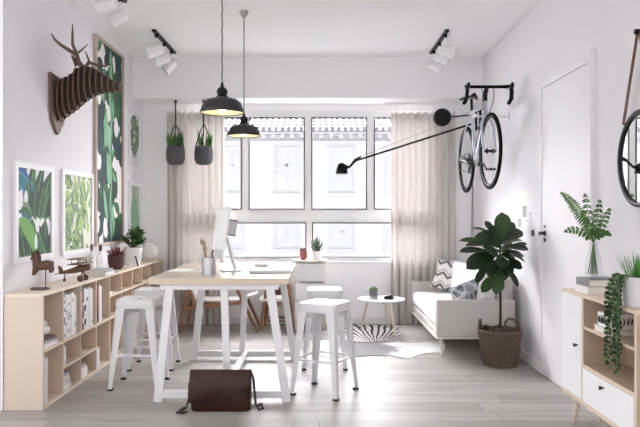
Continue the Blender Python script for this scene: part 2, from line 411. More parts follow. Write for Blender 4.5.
# ------------------------------------------------------------------ pendant lamps
M_pend = mat('anthracite_enamel', (.014,.0145,.016), .38)
M_pin = mat('cream_enamel', (.86,.80,.60), .5)
M_bulb = mat('opal_bulb', (.9,.88,.8), .3)
q_ = M_bulb.node_tree.nodes['Principled BSDF']; q_.inputs['Emission Color'].default_value = (1,.86,.55,1); q_.inputs['Emission Strength'].default_value = 1.6
M_cable = mat('twisted_grey_cable', (.16,.16,.165), .7, 0, .5, 200)
def pendant():
    R, z = .133, 1.815
    t = thing('pendant_lamp', '', 'pendant lamp', (0,0,0), 'enamel pendant lamps over the desk')
    out = [(R,0),(R+.002,.008),(R-.006,.03),(R-.016,.062),(.092,.082),(.062,.090),(.040,.095)]
    inn = [(.036,.088),(.060,.084),(.088,.076),(R-.022,.058),(R-.012,.028),(R-.007,.004)]
    MB().lathe(out, (0,0,z), 40, cap=False).build('lamp_shade', M_pend, t, smooth=True)
    MB().lathe(inn, (0,0,z), 40, cap=False).build('lamp_shade_lining', M_pin, t, smooth=True)
    MB().lathe([(.040,.094),(.034,.105),(.026,.112),(.030,.118),(.034,.130),(.030,.146),(.018,.156),(.010,.165),(.008,.185),(.001,.187)], (0,0,z), 24).build('socket_cap', M_black, t, smooth=True)
    MB().ball((0,0,z+.035), .034, 16).cyl((0,0,z+.06),(0,0,z+.09),.018).build('bulb', M_bulb, t, smooth=True)
    pts = [(.0012*math.cos(i*.9), .0012*math.sin(i*.9), z+.18+i*(ZC-.03-z-.18)/60) for i in range(61)]
    MB().tube(pts, .0042, 6).build('cord', M_cable, t, smooth=True)
    MB().lathe([(.001,ZC-.05),(.012,ZC-.05),(.032,ZC-.02),(.036,ZC-.001),(.001,ZC-.001)], (0,0,0), 24).build('ceiling_rose', mat('grey_rose', (.3,.3,.31), .5), t, smooth=True)
    return t
p1 = pendant(); p1.location = (-.60, 4.23, 0); p1['label'] = 'larger-looking front black enamel pendant lamp hanging over the near end of desk'
dup(p1, (-.605, 5.49, 0), 0, 'smaller-looking rear black enamel pendant lamp hanging over the far end of desk')

# ------------------------------------------------------------------ hanging planters
M_felt = mat('grey_felt_pot', (.10,.096,.105), .85, 0, .1, 40, bump=.3)
M_strap = mat('black_strap', (.02,.018,.017), .7)
L_snake = leafmat('snake_leaf', (.065,.17,.045), .45, .2)
L_snake2 = leafmat('snake_leaf_pale', (.13,.28,.07), .45, .2)
def planter(px, label, seed):
    y = 7.24; x = X(px, y); r = random.Random(seed)
    t = thing('hanging_planter', label, 'hanging planter', (x,y,1.70), 'planters hanging under the beam')
    k = 1.02
    zt, zb = Z(146.3,y), Z(164.8,y); h = zt-zb; R = .099
    prof = [(.001,zb),(.050,zb),(.076,zb+.012),(.093,zb+h*.22),(R,zb+h*.5),(.096,zb+h*.8),(.089,zt),(.080,zt),(.080,zt-.03),(.001,zt-.03)]
    MB().lathe(prof, (x,y,0), 32).build('pot', M_felt, t, smooth=True)
    s = MB(); zs = Z(124,y)
    for a in (-1, 1):
        s.tube([(x+a*.088,y,zt-.03),(x+a*.075,y,zt+.03),(x+a*.03,y,zs-.06),(x,y,zs)], .0055, 8)
    s.tube([(x,y-.085,zt-.03),(x,y-.05,zt+.06),(x,y,zs)], .0055, 8)
    s.tube([(x,y,zs),(x,y,ZBEAM-.02)], .0075, 8)
    s.build('strap', M_strap, t, smooth=True)
    MB().cyl((x,y,ZBEAM-.03),(x,y,ZBEAM-.001),.014,n=12).build('ceiling_hook', M_black, t)
    f = MB()
    for i in range(26):
        a = r.uniform(0, 2*PI); rr = r.uniform(.005,.062); L = r.uniform(.09,.19)
        f.cur = i % 2
        p = Vector((x+rr*math.cos(a), y+rr*math.sin(a), zt-.03)); q = p + Vector((math.cos(a)*rr*.6, math.sin(a)*rr*.6, L+.02))
        f.leaf(p, q, (math.cos(a+1),math.sin(a+1),0), .026, -.05, .25, 5, .4)
    f.build('foliage', [L_snake, L_snake2], t, smooth=True)
    MB().lathe([(.001,zt-.032),(.079,zt-.032),(.001,zt-.026)], (x,y,0), 20).build('soil', M_soil, t)
planter(175.6, 'grey felt pot of green spikes hanging on a black strap, nearer the pictures', 1)
planter(203.7, 'grey felt pot of green spikes hanging half above by the front lamp shade', 2)

# ------------------------------------------------------------------ pictures on the left wall
def gm(n, c): return mat('art_'+n, c, .6, 0, .12, 30, .3)
def clipv(a, lo, hi): return min(hi, max(lo, a))
class Art:
    """painted leaves laid on a print: u along +y, v up"""
    def __init__(s, y0, y1, z0, z1, x): s.y0,s.y1,s.z0,s.z1,s.x = y0,y1,z0,z1,x; s.b = MB(); s.k = 0
    def poly(s, pts, ci):
        s.b.cur = ci; xx = s.x + 4e-6*s.k
        out = []
        def clip(ps, axis, lim, keep):
            o = []
            for i in range(len(ps)):
                a, c = ps[i], ps[(i+1)%len(ps)]
                ia, ic = keep(a[axis], lim), keep(c[axis], lim)
                if ia: o.append(a)
                if ia != ic:
                    t = (lim-a[axis])/(c[axis]-a[axis]); o.append((a[0]+(c[0]-a[0])*t, a[1]+(c[1]-a[1])*t))
            return o
        ps = pts
        for ax, lim, kp in ((0,s.y0,lambda v,l: v>=l),(0,s.y1,lambda v,l: v<=l),(1,s.z0,lambda v,l: v>=l),(1,s.z1,lambda v,l: v<=l)):
            if len(ps) >= 3: ps = clip(ps, ax, lim, kp)
        if len(ps) >= 3: s.b.add([(xx,p[0],p[1]) for p in ps], [tuple(range(len(ps)))])
    def leaf(s, u, v, ang, L, w, c1, c2, cv=None, bend=0.):
        """base at fraction (u,v); two halves in two shades and a rib"""
        by, bz = s.y0+(s.y1-s.y0)*u, s.z0+(s.z1-s.z0)*v
        n = 9; mid=[]; lf=[]; rt=[]; s.k += 1
        for i in range(n+1):
            t = i/n; a = ang + bend*t
            py = by + L*t*math.cos(a); pz = bz + L*t*math.sin(a)
            h = w/2*math.sin(PI*min(1,t**.8))**.8
            mid.append((py,pz)); lf.append((py-h*math.sin(a), pz+h*math.cos(a))); rt.append((py+h*math.sin(a), pz-h*math.cos(a)))
        for i in range(n):
            s.poly([mid[i],mid[i+1],lf[i+1],lf[i]], c1); 
        for i in range(n): s.poly([mid[i],rt[i],rt[i+1],mid[i+1]], c2)
        s.k += 1
        if cv is not None:
            for i in range(n-1):
                a = ang+bend*i/n; e = L*.008+.0015
                s.poly([(mid[i][0]-e*math.sin(a),mid[i][1]+e*math.cos(a)),(mid[i][0]+e*math.sin(a),mid[i][1]-e*math.cos(a)),
                        (mid[i+1][0]+e*math.sin(a),mid[i+1][1]-e*math.cos(a)),(mid[i+1][0]-e*math.sin(a),mid[i+1][1]+e*math.cos(a))], cv)
def picture(label, y0, y1, z0, z1, fw, fmat, mats, paint, margin=0., th=.022, group='framed plant prints on the left wall'):
    t = thing('framed_print', label, 'picture', (XL,(y0+y1)/2,z0), group)
    b = MB().box(XL+.001, XL+th, y0, y0+fw, z0, z1).box(XL+.001, XL+th, y1-fw, y1, z0, z1).box(XL+.001, XL+th, y0+fw, y1-fw, z0, z0+fw).box(XL+.001, XL+th, y0+fw, y1-fw, z1-fw, z1)
    b.build('frame', fmat, t)
    MB().box(XL+.001, XL+.008, y0+fw, y1-fw, z0+fw, z1-fw).build('backing', M_paper, t)
    a = Art(y0+fw+margin, y1-fw-margin, z0+fw+margin, z1-fw-margin, XL+.0086)
    a.poly([(a.y0,a.z0),(a.y1,a.z0),(a.y1,a.z1),(a.y0,a.z1)], 0); a.k = 8
    paint(a); a.b.build('print', mats, t)
g_dk, g_mid, g_lt = gm('bottle_green',(.008,.045,.022)), gm('leaf_green',(.030,.13,.04)), gm('fresh_green',(.16,.38,.09))
g_teal, g_blue, g_mint = gm('teal',(.015,.17,.22)), gm('blue',(.02,.12,.30)), gm('mint',(.20,.42,.26))
g_navy, g_lime, g_grey = gm('ink',(.012,.035,.05)), gm('lime',(.36,.50,.16)), gm('olive_grey',(.15,.20,.14))
g_bg, g_bgp, g_pale = gm('white_ground',(.78,.79,.80)), gm('pink_ground',(.80,.76,.76)), gm('pale_green',(.55,.66,.50))
def paintA(a):
    r = random.Random(4)
    for i in range(6): a.leaf(.25+.14*i, .40, 1.9-.2*i, .42, .15, 1, [1,2,1,2,1,2][i], 5, -.3)
    for i in range(7): a.leaf(-.08+.09*i, 1.05-.035*i, -.75-.13*i, .36, .085, [4,3,3,4,3,1,3][i], [3,4,3,3,1,3,1][i], 8, -.45)
    for i in range(3): a.leaf(-.12, .92-.10*i, .35-.25*i, .34, .10, [4,3,4][i], [3,3,4][i], 8, -.7)
    for i in range(4): a.leaf(.34+.14*i, .42, 1.75-.2*i, .27, .11, [2,1,1,2][i], 1, 5, -.2)
    a.leaf(.0,.52, .6, .24,.11, 7,2, 5,-.7)
    for i in range(8): a.leaf(-.05+.14*i, -.05, 2.0-.12*i, .28, .13, 1, [1,2,1,1,2,1,1,2][i], 6, .2*(-1)**i)
    a.leaf(-.02,.36, .1, .40,.13, 6,2, 5,-.6); a.leaf(.05,.42,-.35,.44,.11,6,5,5,-.4)
    a.leaf(.6,.36,-1.2,.3,.12,1,2,6,.3)
    for (u,v,an,L,w) in ((.04,.52,1.2,.15,.10),(.25,.60,1.5,.09,.06),(.62,.26,2.0,.10,.06),(.55,.05,1.6,.12,.05)): a.leaf(u,v,an,L,w,0,0,None)
picture('white framed print of blue and green banana leaves above the carved horse', 4.335, 4.95, .885, 1.53, .035, M_white,
        [g_bg,g_dk,g_mid,g_teal,g_blue,g_lt,g_lt,g_grey,gm('pale_teal',(.10,.36,.42))], paintA)
def paintB(a):
    r = random.Random(9)
    for i in range(95):
        c = r.choice([(1,2),(2,6),(6,1),(4,2),(1,4),(1,5),(6,2)])
        a.leaf(r.uniform(-.05,1), (i*.618 % 1)*1.1-.1, 1.57+r.uniform(-1.0,1.0), r.uniform(.12,.2), r.uniform(.05,.085), c[0], c[1], 3, r.uniform(-.5,.5))
picture('white framed print of small light green leaves above the wooden biplane', 5.13, 5.82, .882, 1.53, .035, M_white,
        [gm('cream_ground',(.72,.74,.62)),gm('moss',(.13,.24,.07)),g_lime,g_pale,g_grey,g_mid,gm('apple',(.24,.38,.11))], paintB)
def paintC(a):
    r = random.Random(12)
    for i in range(120):
        c = r.choice([(1,2),(2,2),(2,1),(2,2),(1,1),(3,1),(1,2),(2,6)])
        a.leaf((i*.377 % 1)*1.1-.1, (i*.618 % 1.0)*1.05-.08, 1.57+r.uniform(-1.2,1.2), r.uniform(.22,.36), r.uniform(.13,.2), c[0], c[1], None, r.uniform(-.7,.7))
    for (u,v) in ((.12,.68),(.16,.36),(.75,.12),(.62,.87),(.4,.02),(.10,.05),(.8,.55),(.3,.9)): a.leaf(u,v,1.5+r.uniform(-.4,.4),.20,.14,0,0,None,0)
    for i in range(22):
        c = r.choice([(2,2),(2,1),(4,3),(2,2),(3,3)])
        a.leaf((i*.29 % 1), (i*.618 % 1)*1.0-.04, 1.57+r.uniform(-1.1,1.1), r.uniform(.2,.3), r.uniform(.07,.12), c[0], c[1], None, r.uniform(-.6,.6))
    for (u,v,an) in ((.55,.46,1.9),(.45,.10,1.7),(.30,.70,1.3),(.5,.28,1.5),(.65,.62,1.75),(.35,.48,1.2),(.6,.80,1.5),(.62,.02,1.4)): a.leaf(u,v,an,.34,.13,4,[3,5,4][int(u*100)%3],5,.25)
    for q in range(7): a.leaf(.58+.02*(-1)**q, q*.14, 1.57, .30, .075, 4, 3, 5, .1*(-1)**q)
picture('tall wood framed print of dark and mint jungle leaves behind the deer head', 5.87, 6.70, .92, 2.73, .022, wood('picture_oak',(.50,.40,.32),(.58,.47,.38)),
        [g_bgp,g_dk,g_navy,g_mid,g_mint,gm('mint_pale',(.36,.55,.38)),gm('deep_green',(.015,.06,.04))], paintC, th=.03)
def paintD(a):
    r = random.Random(2)
    for i in range(190):
        an = r.uniform(0,2*PI); q = math.sqrt(r.uniform(.05,1))
        u, v = .5+.44*q*math.cos(an), .60+.36*q*math.sin(an)
        a.leaf(u, v, r.uniform(0,6.28), .06, .032, r.choice([1,2,3]), r.choice([1,2,3]), None)
picture('small white framed print of an oval leaf wreath, upper of the two by the beam', 6.93, 7.37, 1.645, 2.265, .022, M_white,
        [g_bg,gm('sage_dark',(.10,.17,.10)),gm('sage_mid',(.20,.30,.17)),gm('sage_light',(.36,.44,.32))], paintD, margin=.02)
def paintE(a):
    r = random.Random(3)
    for i in range(9): a.leaf(r.uniform(.1,.9), r.uniform(-.05,.3), 1.57+r.uniform(-.3,.3), r.uniform(.2,.45), .10, r.choice([1,2]), r.choice([1,2]), 3, 0)
picture('small white framed print of pale green cacti, lower one behind the potted jade', 6.93, 7.37, .90, 1.52, .022, M_white,
        [gm('sage_ground',(.50,.58,.48)),g_mint,gm('cactus',(.22,.40,.25)),g_pale], paintE, margin=.01)

# ------------------------------------------------------------------ deer head
M_card = wood('walnut_ply', (.10,.058,.038), (.165,.10,.068), 8, (3,3,3), .6)
M_cardl = mat('antler_brown', (.125,.078,.055), .6, 0, .2)
dy = 5.03
tr = thing('wall_mounted_deer_trophy', 'brown slatted wooden deer head with antlers mounted on the left wall', 'wall trophy', (XL,dy,1.97))
def shield(y0, y1, zt, zb):
    ym = (y0+y1)/2
    return [(y0,zt),(ym,zt-.012),(y1,zt)] + [(y1,zt-(zt-zb)*.55),(y1-.03,zt-(zt-zb)*.78),(ym+.03,zb+.02),(ym,zb),(ym-.03,zb+.02),(y0+.03,zt-(zt-zb)*.78),(y0,zt-(zt-zb)*.55)]
MB().prism([(XL+.001,p[0],p[1]) for p in shield(dy-.135,dy+.135,Z(75.5,dy),Z(135,dy))], (.025,0,0)).build('back_plate', wood('walnut_plate',(.12,.075,.055),(.17,.115,.085),8,(3,3,8)), tr, bevel=.004)
sl = [(57,79,126),(62,80,121),(67,77,117),(72,74,113.5),(77,68,110),(82,66,105.5),(87.5,65.5,101),(93,66.5,97.5),(98.5,69.5,95.5),(104,73,94.2),(109.5,77,93.4),(115,80,92.6),(120,83,91.7)]
wd = [.20,.21,.205,.195,.18,.17,.165,.155,.14,.12,.10,.088,.075]
b = MB(); top=[]; bot=[]
for (px,a,c), w in zip(sl, wd):
    x = X(px,dy); zt, zb = Z(a,dy), Z(c,dy); zc, h = (zt+zb)/2, (zt-zb)/2
    ring = []
    for i in range(22):
        th = 2*PI*i/22; ct, st = math.cos(th), math.sin(th)
        ring.append((x-.0045, dy + w/2*math.copysign(abs(ct)**.75,ct)*(1-.18*(st<0)*abs(st)), zc + h*math.copysign(abs(st)**.85,st)))
    b.prism(ring, (.009,0,0))
    top.append((x, zt-.014)); bot.append((x, zb+.014))
b.build('slats', M_card, tr)
b = MB()
for oy in (-.03, .03):
    poly = [(XL+.02,dy+oy,top[0][1])]+[(x,dy+oy,z) for x,z in top]+[(x,dy+oy,z) for x,z in reversed(bot)]+[(XL+.02,dy+oy,bot[0][1])]
    b.prism(poly, (0,.006,0))
b.build('spine_board', mat('gap_shade_ply',(.035,.02,.014),.7), tr)  # boards darkened so the gaps between slats look shaded
def ap(px,py,o=0): return at(px,py,dy)+Vector((0,o,0))
for sgn in (-1, 1):
    b = MB()
    o = .05*sgn
    if sgn < 0:
        b.tube([ap(82,67,o),ap(81,58,o*1.6),ap(74,53.5,o*2),ap(67,49,o*2.6),ap(62,44,o*2.8),ap(58.3,38.3,o*2.6)], [.017,.016,.014,.012,.009,.004], 8)
        b.tube([ap(80.5,56.5,o*1.6),ap(78,48,o*2.2),ap(78.4,38,o*2.4),ap(77.4,28,o*2)], [.013,.011,.008,.003], 8)
        b.tube([ap(80.5,56.5,o*1.6),ap(87,53.5,o*2.2),ap(93.5,48,o*2.3)], [.010,.007,.0025], 8)
    else:
        b.tube([ap(83,67,o),ap(85,60,o*1.6),ap(92,62,o*2),ap(99,62.5,o*2.4),ap(106,60.5,o*2.4)], [.017,.015,.012,.009,.004], 8)
        b.tube([ap(86,60.5,o*1.6),ap(82,53,o*2.4),ap(79,47,o*2.6)], [.010,.007,.003], 8)
        b.tube([ap(95,62.5,o*2.2),ap(97,56,o*2.4)], [.008,.003], 8)
    b.build('antler', M_cardl, tr, smooth=True)
    MB().leaf(ap(78,69,o*1.1), ap(75.5,58,o*2.0), (1,0,.3), .05, 0, .5, 6, .4).build('ear', M_card, tr, smooth=True)

# ------------------------------------------------------------------ long bookcase
SX0, SX1, SH = XL+.004, -1.69, .709          # back, front, height
cols = [4.225] + [4.545+.3345*i for i in range(9)] + [7.40]
bc = thing('bookcase', 'long low birch bookcase running along the left wall to the window', 'bookcase', ((SX0+SX1)/2, 5.8, 0))
T = .018
MB().box(SX0, SX1, cols[0]-T, cols[-1]+T, SH-T, SH).build('top_panel', M_birchtop, bc, bevel=.001)
MB().box(SX0, SX1, cols[0]-T, cols[0], 0, SH-T).build('end_panel', M_birch, bc)
MB().box(SX0, SX1, cols[-1], cols[-1]+T, 0, SH-T).build('end_panel', M_birch, bc)
MB().box(SX0, SX1, cols[0], cols[-1], .0, T).build('bottom_panel', M_birchtop, bc)
MB().box(SX0, SX0+.006, cols[0], cols[-1], T, SH-T).build('back_panel', M_shelfshade, bc)
for y in cols[1:-1]: MB().box(SX0+.006, SX1, y-T/2, y+T/2, T, SH-T).build('divider', M_shelfshade, bc)
for i in range(len(cols)-1):
    y0, y1 = cols[i]+(T/2 if i else 0), cols[i+1]-(T/2 if i < len(cols)-2 else 0)
    MB().box(SX0+.006, SX1, y0, y1, .345, .363).build('shelf', M_birchtop, bc)
    if i in (1,2): MB().box(SX0+.006, SX1, y0, y1, .172, .188).build('shelf', M_birchtop, bc)
    if i >= 4: MB().box(SX0+.006, SX1, y0, y1, .525, .541).build('shelf', M_birchtop, bc)

BOOKN = 0
def book_mat(col): return mat('cover_%d_%d_%d' % tuple(int(c*100) for c in col), col, .5, 0, .06, 25)
def book_up(y0, th, z0, h, depth, col, label, group, xf=None, mark=None):
    """upright book, spine towards +x"""
    xf = SX1-.012 if xf is None else xf; xb = xf-depth; e = .003
    b = MB().box(xb, xf-e, y0, y0+e, z0, z0+h).box(xb, xf-e, y0+th-e, y0+th, z0, z0+h).box(xf-e, xf, y0, y0+th, z0, z0+h)
    ms = [book_mat(col)]
    if mark:
        ms.append(book_mat(mark[0])); b.cur = 1
        for (va, vb) in mark[1]: b.box(xf, xf+.0006, y0+th*.15, y0+th*.85, z0+h*va, z0+h*vb)
    o = b.build('book', ms); tag(o, label, 'book', group)
    MB().box(xb+.004, xf-e, y0+e, y0+th-e, z0+.004, z0+h-.004).build('pages', M_pages, o)
def book_flat(cx, cy, z0, lx, ly, h, col, label, group, a=0., spine='x+'):
    Mr = rotz(a); e = .0028
    b = MB(); c = Vector((cx,cy,z0))
    b.obox(c+Vector((0,0,e/2)), (lx,ly,e), Mr).obox(c+Vector((0,0,h-e/2)), (lx,ly,e), Mr)
    if spine == 'x+': b.obox(c+Mr@Vector((lx/2-e/2,0,h/2)), (e,ly,h-2*e), Mr)
    else: b.obox(c+Mr@Vector((0,-ly/2+e/2,h/2)), (lx,e,h-2*e), Mr)
    o = b.build('book', book_mat(col)); tag(o, label, 'book', group)
    MB().obox(c+Vector((0,0,h/2)), (lx-.010,ly-.010,h-2*e-.0004), Mr).build('pages', M_pages, o)
W, WG, GR, BK, NV, RD, PK, CR = (.80,.79,.78),(.70,.69,.69),(.42,.42,.44),(.03,.03,.035),(.05,.06,.12),(.17,.02,.02),(.55,.30,.30),(.72,.66,.56)
g = 'upright books in the second cell of the bookcase'
z0 = .3645; y = cols[1]+.012
for th, h, col, mk, lab in ((.052,.275,W,(BK,[(.05,.12),(.35,.52),(.66,.74),(.86,.93)]),'wide white marbled spine, nearest of the upright books in the second cell'),
        (.034,.29,WG,(BK,[(.3,.34),(.6,.63)]),'pale grey spine second in the second cell of the bookcase'),
        (.05,.285,W,(GR,[(.1,.2),(.4,.6),(.75,.8)]),'white spine with grey print, third in the second cell'),
        (.03,.28,CR,(BK,[(.45,.5)]),'cream spine with one black band in the second cell'),
        (.036,.29,(.84,.84,.84),(PK,[(.8,.88)]),'white spine with a pink label at the top in the second cell'),
        (.045,.27,(.74,.73,.72),(GR,[(.2,.3)]),'light grey spine, farthest book in the second cell')):
    book_up(y, th, z0, h, .15, col, lab, g, mark=mk); y += th+.003
g = 'upright books and magazines in the third cell of the bookcase'
y = cols[2]+.012
for th, h, col, mk, lab in ((.028,.27,BK,(W,[(.3,.4),(.7,.8)]),'black spine with white bars, nearest in the third cell'),
        (.022,.28,PK,(W,[(.5,.6)]),'dusty pink spine in the third cell of the bookcase'),
        (.03,.285,NV,(W,[(.15,.3),(.6,.68)]),'navy spine with white print in the third cell'),
        (.05,.29,W,(BK,[(.1,.25),(.45,.6)]),'white spine with black pictures in the third cell'),
        (.04,.28,(.82,.82,.81),(NV,[(.7,.8)]),'white spine with a navy band in the third cell'),
        (.05,.29,WG,None,'plain pale grey spine in the third cell'),
        (.04,.275,(.86,.85,.82),(GR,[(.1,.15)]),'ivory spine, farthest book in the third cell')):
    book_up(y, th, z0, h, .15, col, lab, g, mark=mk); y += th+.002
g = 'upright books in the fourth cell of the bookcase'
y = cols[3]+.012
for th, h, col, mk, lab in ((.085,.29,BK,(RD,[(.3,.96)]),'black book with a dark red picture spine in the fourth cell'),
        (.03,.285,W,None,'white book next to the dark red one in the fourth cell'),
        (.035,.27,(.76,.75,.74),None,'light grey book, third in the fourth cell')):
    book_up(y, th, z0, h, .15, col, lab, g, mark=mk); y += th+.003
# first cell: lying books, rolled paper
g = 'books lying in the upper first cell of the bookcase'
xs = SX1-.095
book_flat(xs, 4.36, .3640, .165,.235,.022, W, 'white book lying at the bottom of the first cell', g)
book_flat(xs-.004, 4.355, .3865, .155,.215,.018, GR, 'grey book lying second from the bottom of the first cell', g, .06)
book_flat(xs, 4.36, .405, .15,.20,.012, (.10,.06,.06), 'thin dark brown book lying on top in the first cell', g, -.1)
o = MB().cyl((xs,4.27,.418+.030),(xs+.01,4.47,.418+.030),.030,n=20).build('paper_roll', M_paper, smooth=True)
tag(o, 'thick white paper roll lying on the books in the first cell', 'paper roll', 'paper rolls in the first cell')
o = MB().cyl((xs-.01,4.29,.478+.019),(xs+.02,4.42,.478+.019),.019,n=18).build('paper_roll', M_paper, smooth=True)
tag(o, 'short thin white roll lying on top of the thick roll', 'paper roll', 'paper rolls in the first cell')
g = 'white folders in the lower first cell of the bookcase'
book_up(4.24, .035, .0185, .30, .17, (.80,.80,.80), 'white folder standing against the bookcase end panel in the bottom cell', g)
book_up(4.278, .04, .0185, .285, .16, (.74,.74,.75), 'slightly shorter pale folder second in the bottom end cell', g)
g = 'books in the lower small cells of the bookcase'
for j, (th, h, lab) in enumerate(((.035,.13,'small white book standing first in the middle small cell'),(.03,.125,'small white book standing second in the middle small cell'))):
    book_up(cols[1]+.012+j*.038, th, .1885, h, .13, W, lab, g)
for j, (hh, col, lab) in enumerate(((.03,W,'white book at the bottom of the low stack in second column'),(.03,WG,'pale grey book second in the low stack of second column'),(.026,CR,'cream book third in the low stack of second column'),(.02,GR,'dark grey book topmost in the low stack of second column'))):
    book_flat(xs, cols[1]+.10, .0185+sum((.03,.03,.026,.02)[:j])+.0004*j, .16-.006*j, .17-.01*j, hh, col, lab, g, .04*(-1)**j)
for j, (hh, col, lab) in enumerate(((.035,W,'white book at the bottom of the low stack in third column'),(.03,(.82,.81,.80),'white book in the middle of the low stack in third column'),(.022,GR,'dark grey book topmost in the low stack of third column'))):
    book_flat(xs, cols[2]+.10, .0185+sum((.035,.03,.022)[:j])+.0004*j, .16-.006*j, .17-.012*j, hh, col, lab, g, .05*(-1)**j)
for j, (th, h, lab) in enumerate(((.045,.17,'white book standing first in the low fourth cell'),(.05,.15,'shorter white book standing second in the low fourth cell'))):
    book_up(cols[3]+.012+j*.05, th, .0185, h, .15, W, lab, g)
# white sculpture in the fifth column, green plant in the seventh
b = MB(); c = Vector((SX1-.08, cols[4]+.11, .3635))
c.z = .5412
b.box(c.x-.04,c.x+.05,c.y-.07,c.y+.06,c.z,c.z+.018).ball(c+Vector((0,-.02,.055)),.04,16,(1,1,1)).ball(c+Vector((.01,.03,.045)),.032,14).tube([c+Vector((0,-.03,.08)),c+Vector((.02,-.05,.11)),c+Vector((.01,-.06,.13))],[.02,.016,.008],10)
tag(b.build('figurine', M_porc, smooth=True), 'white ceramic figurine on the middle shelf of the bookcase', 'ornament')
L_jade = leafmat('jade_leaf', (.04,.13,.03), .35, .15)
L_bright = leafmat('bright_leaf', (.12,.30,.04), .4, .25)
t = thing('potted_plant', 'small bright green plant inside the bookcase behind the left stools', 'plant', (SX1-.09, cols[6]+.13, .5412))
px_, py_, pz_ = t.location
MB().lathe([(.001,0),(.04,0),(.05,.05),(.044,.05),(.001,.045)], (px_,py_,pz_), 20).build('pot', M_porc, t, smooth=True)
b = MB(); r = random.Random(5)
for i in range(34):
    a = r.uniform(0,2*PI); e = r.uniform(.2,1.2); p = Vector((px_,py_,pz_+.046)); L = r.uniform(.045,.075)
    b.leaf(p, p+Vector((math.cos(a)*math.cos(e),math.sin(a)*math.cos(e),math.sin(e)))*L, (0,0,1), .03, .2, .1, 5)
b.build('foliage', L_bright, t, smooth=True)

# ------------------------------------------------------------------ on top of the bookcase
zt = SH
# carved horse
t = thing('horse_figure', 'carved dark wooden horse on a rod stand at the near end of the bookcase', 'ornament', (-1.815,4.45,zt))
hx, hy = -1.815, 4.45
MB().lathe([(.001,0),(.062,0),(.062,.010),(.055,.014),(.001,.014)], (hx+.01,hy,zt), 28, sx=1., sy=.75).build('base', mat('dark_base',(.12,.085,.07),.6), t, smooth=True)
MB().cyl((hx+.045,hy,zt+.012),(hx+.045,hy,zt+.14),.0035,n=8).build('rod', M_darkwood, t, smooth=True)
def hp(px,py,o=0): return at(px,py,hy)+Vector((0,o,0))
b = MB()
b.tube([hp(35.2,268),hp(38,266),hp(43,265.5),hp(48,265),hp(51,265.5),hp(52.5,268)], [.020,.031,.030,.032,.031,.010], 14)
b.tube([hp(37.5,268),hp(36.5,262),hp(35.4,256),hp(35.5,251.5)], [.030,.025,.019,.014], 12, flat=1.0)
b.tube([hp(36.6,252.5),hp(34.5,254.5),hp(32.3,258.3),hp(31.4,260)], [.013,.0155,.011,.008], 10)
for o in (-.012,.012):
    b.tube([hp(36.5,250.5,o),hp(36.2,248.5,o)],[.005,.002],6)
    b.tube([hp(36,269,o),hp(34.6,272.5,o),hp(33.5,274.8,o)], [.019,.012,.008], 8)
    b.tube([hp(50.5,267,o),hp(51.5,270,o),hp(51,272.5,o)], [.018,.012,.008], 8)
b.build('body', M_darkwood, t, smooth=True)
b = MB().tube([hp(36.8,250),hp(38.3,253),hp(39.5,257.5),hp(40.3,261.5)], [.006,.012,.012,.006], 8)
b.tube([hp(52.2,266),hp(53.4,269),hp(52.8,272)], [.008,.007,.003], 8)
b.build('mane_and_tail', mat('mane_dark',(.06,.035,.025),.7,0,.3,60), t, smooth=True)
# wooden biplane
py0 = 5.0
t = thing('toy_biplane', 'brown wooden model biplane on top of the bookcase', 'model plane', (X(80,py0),py0,zt))
def bp(px,py,o=0): return at(px,py,py0)+Vector((0,o,0))
M_pl = wood('plane_wood', (.12,.06,.036), (.19,.10,.06), 14, (8,3,3)); M_pl2 = wood('plane_wing', (.20,.125,.08), (.27,.175,.115), 14, (3,8,3))
MB().tube([bp(59.0,273.3),bp(66,272.0),bp(74,270.3),bp(82,267.8),bp(88,266.6),bp(90.5,266.5)], [.008,.014,.022,.027,.026,.018], 12).build('fuselage', M_pl, t, smooth=True)
for (py_, pa, pb, nm) in ((259.2,69.5,92,'upper_wing'),(264.3,71.5,91,'lower_wing')):
    zz = Z(py_,py0); xa, xb = X(74,py0), X(88,py0)
    MB().prism([(xa-.015,py0-.10,zz),(xb,py0-.12,zz+.003),(xb+.008,py0,zz+.003),(xb,py0+.12,zz+.003),(xa-.015,py0+.10,zz),(xa-.02,py0,zz)], (0,0,.007)).build(nm, M_pl2, t, bevel=.002)
b = MB()
for o in (-.085,.085):
    for px in (76,87): b.cyl(bp(px,264,o),bp(px,259.2,o),.003,n=6)
for px in (78,86):
    b.cyl(bp(px,266,0),bp(px,259.2,0),.004,n=6)
b.build('strut', M_pl, t)
for o in (-.05,.05):
    c = bp(83,276.4,o)
    c.z = zt+.024
    MB().cyl(c-Vector((0,.007,0)),c+Vector((0,.007,0)),.023,n=20).build('wheel', M_darkwood, t, smooth=True)
MB().tube([bp(83,276.2,-.05),bp(83,270,0),bp(83,276.2,.05)], .004, 6).build('undercarriage', M_pl, t)
b = MB().prism([bp(57.8,265.8,-.003),bp(61.5,266.6,-.003),bp(64.2,272.8,-.003),bp(59.5,274.3,-.003)], (0,.006,0))
b.prism([bp(57,274.3,-.05),bp(57,274.3,.05),bp(62,273.3,.05),bp(62,273.3,-.05)], (0,0,.005))
b.build('tail_fin', M_pl, t)
MB().lathe([(.001,0),(.010,0),(.012,.012),(.006,.020),(.006,.026),(.001,.026)], (X(64.5,py0),py0,zt), 10).cyl((X(64.5,py0),py0,zt+.02),(X(64.5,py0),py0,zt+.055),.004,n=6).build('tail_peg', M_darkwood, t)
